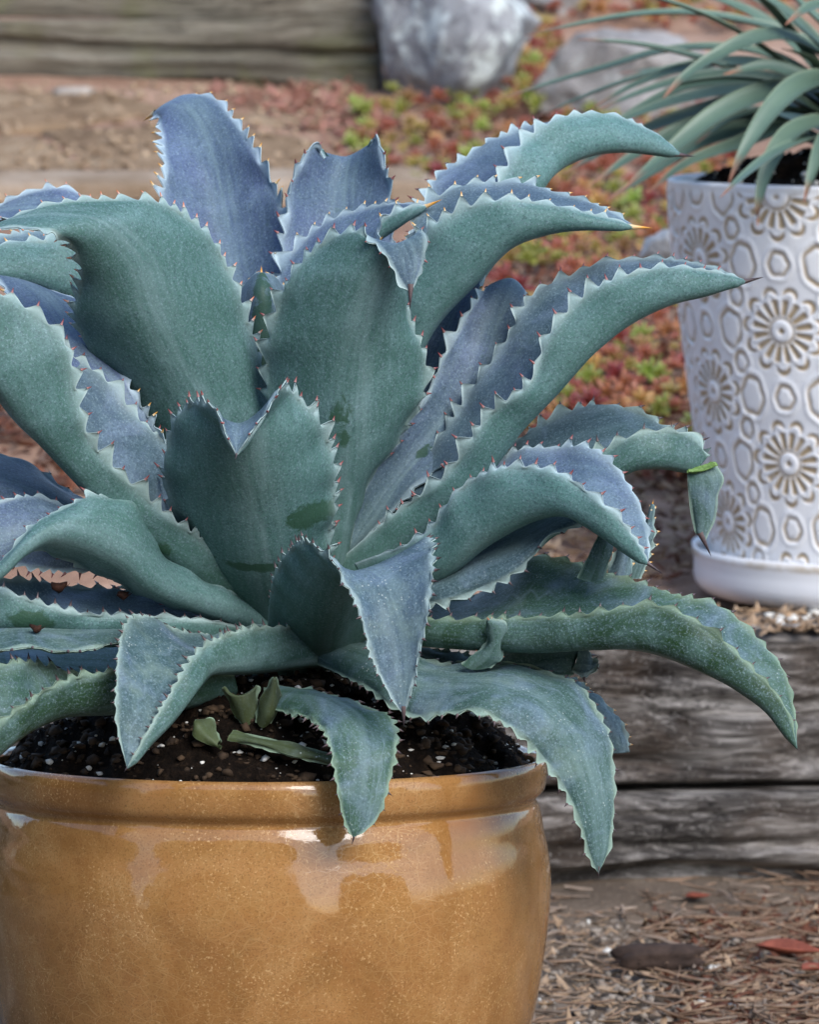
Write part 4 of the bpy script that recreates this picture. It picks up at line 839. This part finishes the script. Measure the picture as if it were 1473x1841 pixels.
def mat_succ(name, inner, outer):
    k = NT(name); a = k.n('Attribute', attribute_name='t').outputs['Fac']; rnd = k.n('ObjectInfo').outputs['Random']
    c = k.mix(k.rf(a, .25, 1), inner, outer); c = k.mix(1, c, k.n('HueSaturation', {'Hue': k.rf(rnd, 0, 1, .47, .53), 'Saturation': 1, 'Value': k.rf(rnd, 0, 1, .75, 1.25), 'Color': c}).outputs[0])
    k.P(Base_Color=c, Roughness=.4); return k.m
SUCC = {}
SPEC = {'green': ((.19, .26, .03), (.25, .25, .055)), 'red': ((.22, .075, .03), (.27, .07, .038)), 'orange': ((.30, .17, .05), (.40, .15, .065)), 'olive': ((.20, .20, .04), (.32, .16, .065))}
for nm, (a_, b_) in SPEC.items():
    m = mat_succ('succulent_'+nm, a_, b_); SUCC[nm] = []
    for v_ in range(3):
        me = rosette_mesh(len(nm)*10+v_); me.materials.append(m); SUCC[nm].append(me)
LAB = {'green': 'small lime green rosette', 'red': 'small rusty red rosette',
       'orange': 'small orange tinted rosette', 'olive': 'small olive and coral rosette'}
def in_poly(x, y, P):
    c = False; n = len(P)
    for i in range(n):
        (x1, y1), (x2, y2) = P[i], P[i-1]
        if (y1 > y) != (y2 > y) and x < (x2-x1)*(y-y1)/(y2-y1)+x1: c = not c
    return c
BED = [(640, 215), (700, 190), (850, 205), (960, 130), (1000, 180), (1330, 240), (1330, 330), (1235, 560), (1275, 860), (1230, 900), (1060, 850), (900, 900), (870, 760), (860, 420), (700, 335), (620, 300)]
BED2 = [(830, 190), (870, 60), (960, 40), (1010, 90), (1000, 190), (900, 215)]
BED3 = [(960, 45), (990, -40), (1480, -60), (1480, 40), (1300, 70), (1060, 50)]
r_ = random.Random(5); cnt = {k_: 0 for k_ in SPEC}; spots = []
def add_rosettes(P, n, wts, smin, smax, dmin):
    xs = [p[0] for p in P]; ys = [p[1] for p in P]; tries = 0; got = 0
    while got < n and tries < n*60:
        tries += 1; x = r_.uniform(min(xs), max(xs)); y = r_.uniform(min(ys), max(ys))
        if not in_poly(x, y, P) or any((x-a)**2+((y-b)*1.3)**2 < dmin**2 for a, b in spots): continue
        p = hit(x, y)
        if p is None: continue
        spots.append((x, y)); got += 1
        kd = r_.choices(list(SPEC), wts(x, y))[0]
        o = bpy.data.objects.new('succulent_rosette', r_.choice(SUCC[kd])); COL.objects.link(o)
        s = r_.uniform(smin, smax); o.scale = (s, s, s*.9); o.location = (p[0], p[1], p[2]+.018+.014*r_.random())
        o.rotation_mode = 'ZYX'; o.rotation_euler = (r_.uniform(.5, 1.15), r_.uniform(-.4, .4), r_.uniform(0, 6.28))
        zone = ('growing behind the low grey boulder' if y < 60 else 'growing at the foot of the lichen boulder' if (y < 260 and x < 960) else 'growing under the slender leaved plant' if y < 430 else 'growing between the upper agave leaves and the white pot' if y < 640 else 'growing beside the lower half of the white pot')
        tag(o, LAB[kd]+' '+zone, 'succulent', kd+' rosettes '+zone)
def wt(x, y):
    if y > 560: return (1.0, 4.5, 2.2, 1.0)
    if y > 330: return (2.0, 2.4, 2.4, 2.6)
    return (4.5, 1.0, 2.0, 3.0)
add_rosettes(BED, 250, wt, .015, .026, 17)
add_rosettes(BED2, 26, lambda x, y: (3, 2, 2, 3), .016, .028, 20)
add_rosettes(BED3, 24, lambda x, y: (1, 3, 4, 1), .018, .032, 20)
# the mat of smaller shoots that nobody could count
def shoot_mat(nm, n, seed):
    q = np.random.default_rng(seed); rq = random.Random(seed); src = SUCC[nm][0]; nvv = len(src.vertices); V0 = np.zeros(nvv*3); src.vertices.foreach_get('co', V0); V0 = V0.reshape(-1, 3)
    ft = [tuple(p.vertices) for p in src.polygons]; A0 = np.zeros(nvv*4); src.color_attributes['t'].data.foreach_get('color', A0)
    VV = []; FF = []; c_ = 0
    while c_ < n:
        P = rq.choice((BED, BED, BED, BED, BED2, BED3)); xs = [p[0] for p in P]; ys = [p[1] for p in P]; x = rq.uniform(min(xs), max(xs)); y = rq.uniform(min(ys), max(ys))
        if not in_poly(x, y, P): continue
        p = hit(x, y)
        if p is None: continue
        ax, az = rq.uniform(.2, 1.2), rq.uniform(0, 6.28); Rm = np.array(Matrix.Rotation(ax, 3, 'X') @ Matrix.Rotation(az, 3, 'Z')); s_ = rq.uniform(.009, .019)
        VV.append((V0*s_)@Rm.T+p+np.array([0, 0, .008+.022*rq.random()])); FF += [tuple(v+c_*nvv for v in f) for f in ft]; c_ += 1
    me = mesh(np.concatenate(VV), FF, 'mat'); attr(me, 't', np.tile(A0, n)); o = link('succulent_mat', me, src.materials[0]); tag(o, 'mat of tiny '+nm+' succulent shoots filling the bed between the rosettes', 'ground cover', kind='stuff')
for q_, (nm_, n_) in enumerate((('green', 150), ('red', 260), ('orange', 220), ('olive', 170))): shoot_mat(nm_, n_, 60+q_)
# litter under and between the rosettes
M_LIT = mat_simple('red_brown_leaf_litter', (.05, .018, .010), (.20, .075, .04), 60, .8, .3, .002)
M_LIT2 = mat_simple('tan_leaf_litter', (.22, .14, .08), (.46, .33, .22), 60, .8, .3, .002)
def flakes(name, pts, size, mat, seed, label, cat, asp=2.6, curl=.3):
    q = np.random.default_rng(seed); V = []; F = []
    for p in pts:
        s = size*(.5+q.random()); an = q.random()*6.28; tl = q.normal(size=2)*.35
        d = np.array([math.cos(an), math.sin(an), tl[0]]); e = np.array([-math.sin(an), math.cos(an), tl[1]]); k = len(V)
        for f, w_, z in ((-1, .08, .1), (-.4, .9, 0), (.3, .8, 0), (1, .06, .15)):
            for g in (-1, 1): V.append(p+d*s*f+e*s/asp*w_*g+np.array([0, 0, s*(z+curl*w_*.3*(1 if g > 0 else .6))]))
            V.append(p+d*s*f+np.array([0, 0, s*(z-.05)]))
        for r in range(3):
            a0 = k+r*3; b0 = a0+3; F += [(a0, b0, b0+2, a0+2), (a0+2, b0+2, b0+1, a0+1)]
    o = link(name, mesh(V, np.array(F), name), mat); tag(o, label, cat, kind='stuff')
    md = o.modifiers.new('s', 'SOLIDIFY'); md.thickness = .0006; return o
def bedpts(P, n, seed):
    q = random.Random(seed); out = []; xs = [p[0] for p in P]; ys = [p[1] for p in P]
    while len(out) < n:
        x = q.uniform(min(xs), max(xs)); y = q.uniform(min(ys), max(ys))
        if in_poly(x, y, P):
            p = hit(x, y)
            if p is not None: out.append(p+np.array([0, 0, .006+.008*q.random()]))
    return out
flakes('red_leaf_litter', bedpts(BED+[], 3000, 1), .009, M_LIT, 1, 'rusty red fallen leaves between the succulent rosettes', 'leaf litter')
LOWB = [(880, 850), (1050, 860), (1290, 830), (1290, 1000), (1255, 1060), (1000, 1060), (860, 980)]
flakes('tan_leaf_litter', bedpts(LOWB, 420, 2), .010, M_LIT2, 2, 'tan and brown litter on the soil in front of the succulent bed', 'leaf litter', 3.5)
flakes('red_leaf_litter', bedpts(LOWB, 160, 7), .009, M_LIT, 9, 'red brown leaf scraps on the soil in front of the succulent bed', 'leaf litter', 3)
flakes('red_leaf_litter', bedpts([(330, 165), (640, 160), (700, 240), (620, 290), (470, 215)], 260, 3), .014, mat_simple('pinkish_litter', (.22, .09, .06), (.48, .25, .19), 50, .8, .3, .002), 3, 'pinkish fallen leaves on the soil before the mossy timber', 'leaf litter')
flakes('red_leaf_litter', bedpts([(-40, 740), (60, 740), (200, 900), (-40, 900)], 180, 5), .012, M_LIT, 6, 'red brown leaves on the granite soil left of the agave', 'leaf litter')
GP = [(-150, 160), (620, 160), (700, 330), (820, 370), (-150, 400)]
scatter('grit', mat_simple('tan_grit', (.20, .13, .08), (.50, .38, .26), 60, .9, .3, .002), bedpts(GP, 900, 21), .0025+.006*rng.random(900)**2.5, 22, 'tan grit strewn over the flagstones', 'grit')
flakes('tan_leaf_litter', bedpts(GP, 260, 23), .011, M_LIT2, 24, 'tan leaf scraps strewn over the flagstones', 'leaf litter')
# bark chunk on the soil in front of the mossy timber
def chunk(name, P, s, seed, mat, label, cat, group=None, sub=2):
    V0, F0 = ico(sub); V = V0*np.array(s)*(1+1.1*(fbm(V0*np.array([3.2, 1.8, 1.8])+seed, 5, seed)-.5))[:, None]
    an = seed*1.3; Rm = np.array([[math.cos(an), -math.sin(an), 0], [math.sin(an), math.cos(an), 0], [0, 0, 1]])
    o = link(name, mesh(V@Rm.T+P, F0, name), mat); tag(o, label, cat, group); return o
M_CHIP = mat_simple('grey_chip', (.28, .24, .20), (.46, .42, .38), 60, .85, .4, .003)
chunk('wood_chip', hit(130, 182)+np.array([0, 0, .012]), (.035, .012, .010), 0, M_CHIP, 'grey wood chip lying on the soil near the mossy timber', 'wood chip')

# ------------------------------------------------------------------ mulch in front of the step
def lowz(x, y): return ZLOW
def lowhit(px, py):
    d = at(px, py, 1.0)-CAM; t = (ZLOW-.004-CAM[2])/d[2]; return CAM+d*t
M_NDL = mat_simple('pine_needles', (.10, .058, .034), (.34, .225, .15), 18, .75, .2, .001)
M_NDL2 = mat_simple('grey_twigs', (.10, .07, .05), (.34, .26, .20), 30, .8, .3, .001)
def needles(name, n, poly, ln, rad, mat, seed, label, cat, dz=.008):
    q = np.random.default_rng(seed); rq = random.Random(seed); V = []; F = []; xs = [p[0] for p in poly]; ys = [p[1] for p in poly]; c_ = 0
    while c_ < n:
        x = rq.uniform(min(xs), max(xs)); y = rq.uniform(min(ys), max(ys))
        if not in_poly(x, y, poly): continue
        c_ += 1; p = lowhit(x, y); p = p+np.array([0, 0, dz*q.random()+.004]); an = rq.gauss(0, 1.1)
        L_ = ln*(.5+q.random()); cv = q.normal()*.25; k = len(V); rr = rad*(.6+.8*q.random()); tz = q.normal()*.10
        for i in range(5):
            f = i/4-.5; c = p+np.array([math.cos(an+cv*f)*f*L_, math.sin(an+cv*f)*f*L_, f*L_*tz+abs(f)*.002])
            s_ = np.array([-math.sin(an), math.cos(an), 0])
            for a_ in range(4): V.append(c+(s_*math.cos(a_*1.571)+np.array([0, 0, 1])*math.sin(a_*1.571))*rr*(1-.5*abs(f)))
        for i in range(4):
            for j in range(4): F.append((k+i*4+j, k+i*4+(j+1) % 4, k+(i+1)*4+(j+1) % 4, k+(i+1)*4+j))
    o = link(name, mesh(np.array(V), np.array(F), name), mat); tag(o, label, cat, kind='stuff'); return o
FG = [(900, 1612), (1560, 1585), (1620, 1900), (900, 1900)]
FGR = [(1150, 1605), (1560, 1585), (1620, 1900), (1230, 1900)]
needles('pine_needles', 260, FG, .030, .0008, M_NDL, 1, 'tan dry pine needles strewn over the gravel below the step', 'pine needles')
needles('pine_needles', 260, FGR, .042, .0010, M_NDL, 5, 'thick drift of tan pine needles below the step', 'pine needles', .014)
needles('twig_litter', 200, FG, .03, .0016, M_NDL2, 2, 'thin grey twigs mixed in with the pine needles', 'twigs')
def lowpts(poly, n, seed, dz=.004):
    q = random.Random(seed); out = []; xs = [p[0] for p in poly]; ys = [p[1] for p in poly]
    while len(out) < n:
        x = q.uniform(min(xs), max(xs)); y = q.uniform(min(ys), max(ys))
        if in_poly(x, y, poly): out.append(lowhit(x, y)+np.array([0, 0, dz]))
    return out
scatter('gravel', mat_simple('gravel_stones', (.14, .11, .085), (.36, .31, .26), 60, .85, .4, .002), lowpts(FG, 2200, 3, .001), .0012+.004*rng.random(2200)**2.2, 5, 'small pale gravel stones on the path below the step', 'gravel')
scatter('white_pebbles', M_PERL, lowpts(FG, 34, 8, .003), .002+.004*rng.random(34)**2, 6, 'white chips among the gravel below the step', 'gravel')
flakes('bark_mulch', lowpts(FG, 600, 6), .008, M_LIT2, 4, 'tan bark flakes in the mulch below the step', 'mulch', 3.2)
flakes('bark_mulch', lowpts(FGR, 900, 7), .008, M_LIT, 5, 'dark red bark flakes in the mulch below the step', 'mulch', 2.6)
chunk('stick', lowhit(1180, 1752)+np.array([0, 0, .016]), (.042, .011, .013), 0, mat_simple('dark_stick', (.02, .013, .011), (.07, .045, .035), 50, .85, .6, .004), 'short dark decaying stick lying in the mulch', 'stick', sub=3)
M_RL = mat_simple('red_fallen_leaf', (.14, .035, .02), (.30, .085, .05), 60, .7, .3, .002)
def one_leaf(px, py, s, an, label):
    p = lowhit(px, py)+np.array([0, 0, .014]); V = []; F = []; d = np.array([math.cos(an), math.sin(an), 0]); e = np.array([-d[1], d[0], 0])
    for i in range(9):
        f = i/8; w_ = math.sin(math.pi*f**.8)*.32+.01
        for j in range(5):
            g = (j-2)/2; V.append(p+d*s*(f-.5)+e*s*w_*g+np.array([0, 0, s*(.22*g*g*w_*2+.16*(f-.5)**2*2)]))
    o = link('fallen_leaf', mesh(np.array(V), gridfaces(9, 5), 'leaf'), M_RL); md = o.modifiers.new('s', 'SOLIDIFY'); md.thickness = .0008
    tag(o, label, 'leaf'); return o
one_leaf(1418, 1742, .062, -.35, 'curled brick red fallen leaf on the mulch')
one_leaf(1470, 1772, .035, .6, 'small orange red fallen leaf beside the brick red one')
one_leaf(1255, 1640, .026, .3, 'small red leaf scrap on the mulch near the timber')
# debris on top of the step
def stepp(px, py):
    d = at(px, py, 1.0)-CAM; t = (ZTOP+.004-CAM[2])/d[2]; return CAM+d*t
sq = random.Random(4)
scatter('white_pebbles', M_PERL, [stepp(sq.gauss(1420, 32), sq.gauss(1112, 7)) for _ in range(22)], .002+.005*rng.random(22), 11, 'white chips on the timber below the saucer', 'gravel')
flakes('bark_mulch', [stepp(sq.uniform(1090, 1480), sq.uniform(1095, 1135)) for _ in range(240)], .009, M_LIT2, 14, 'dry litter on top of the upper step timber', 'mulch')
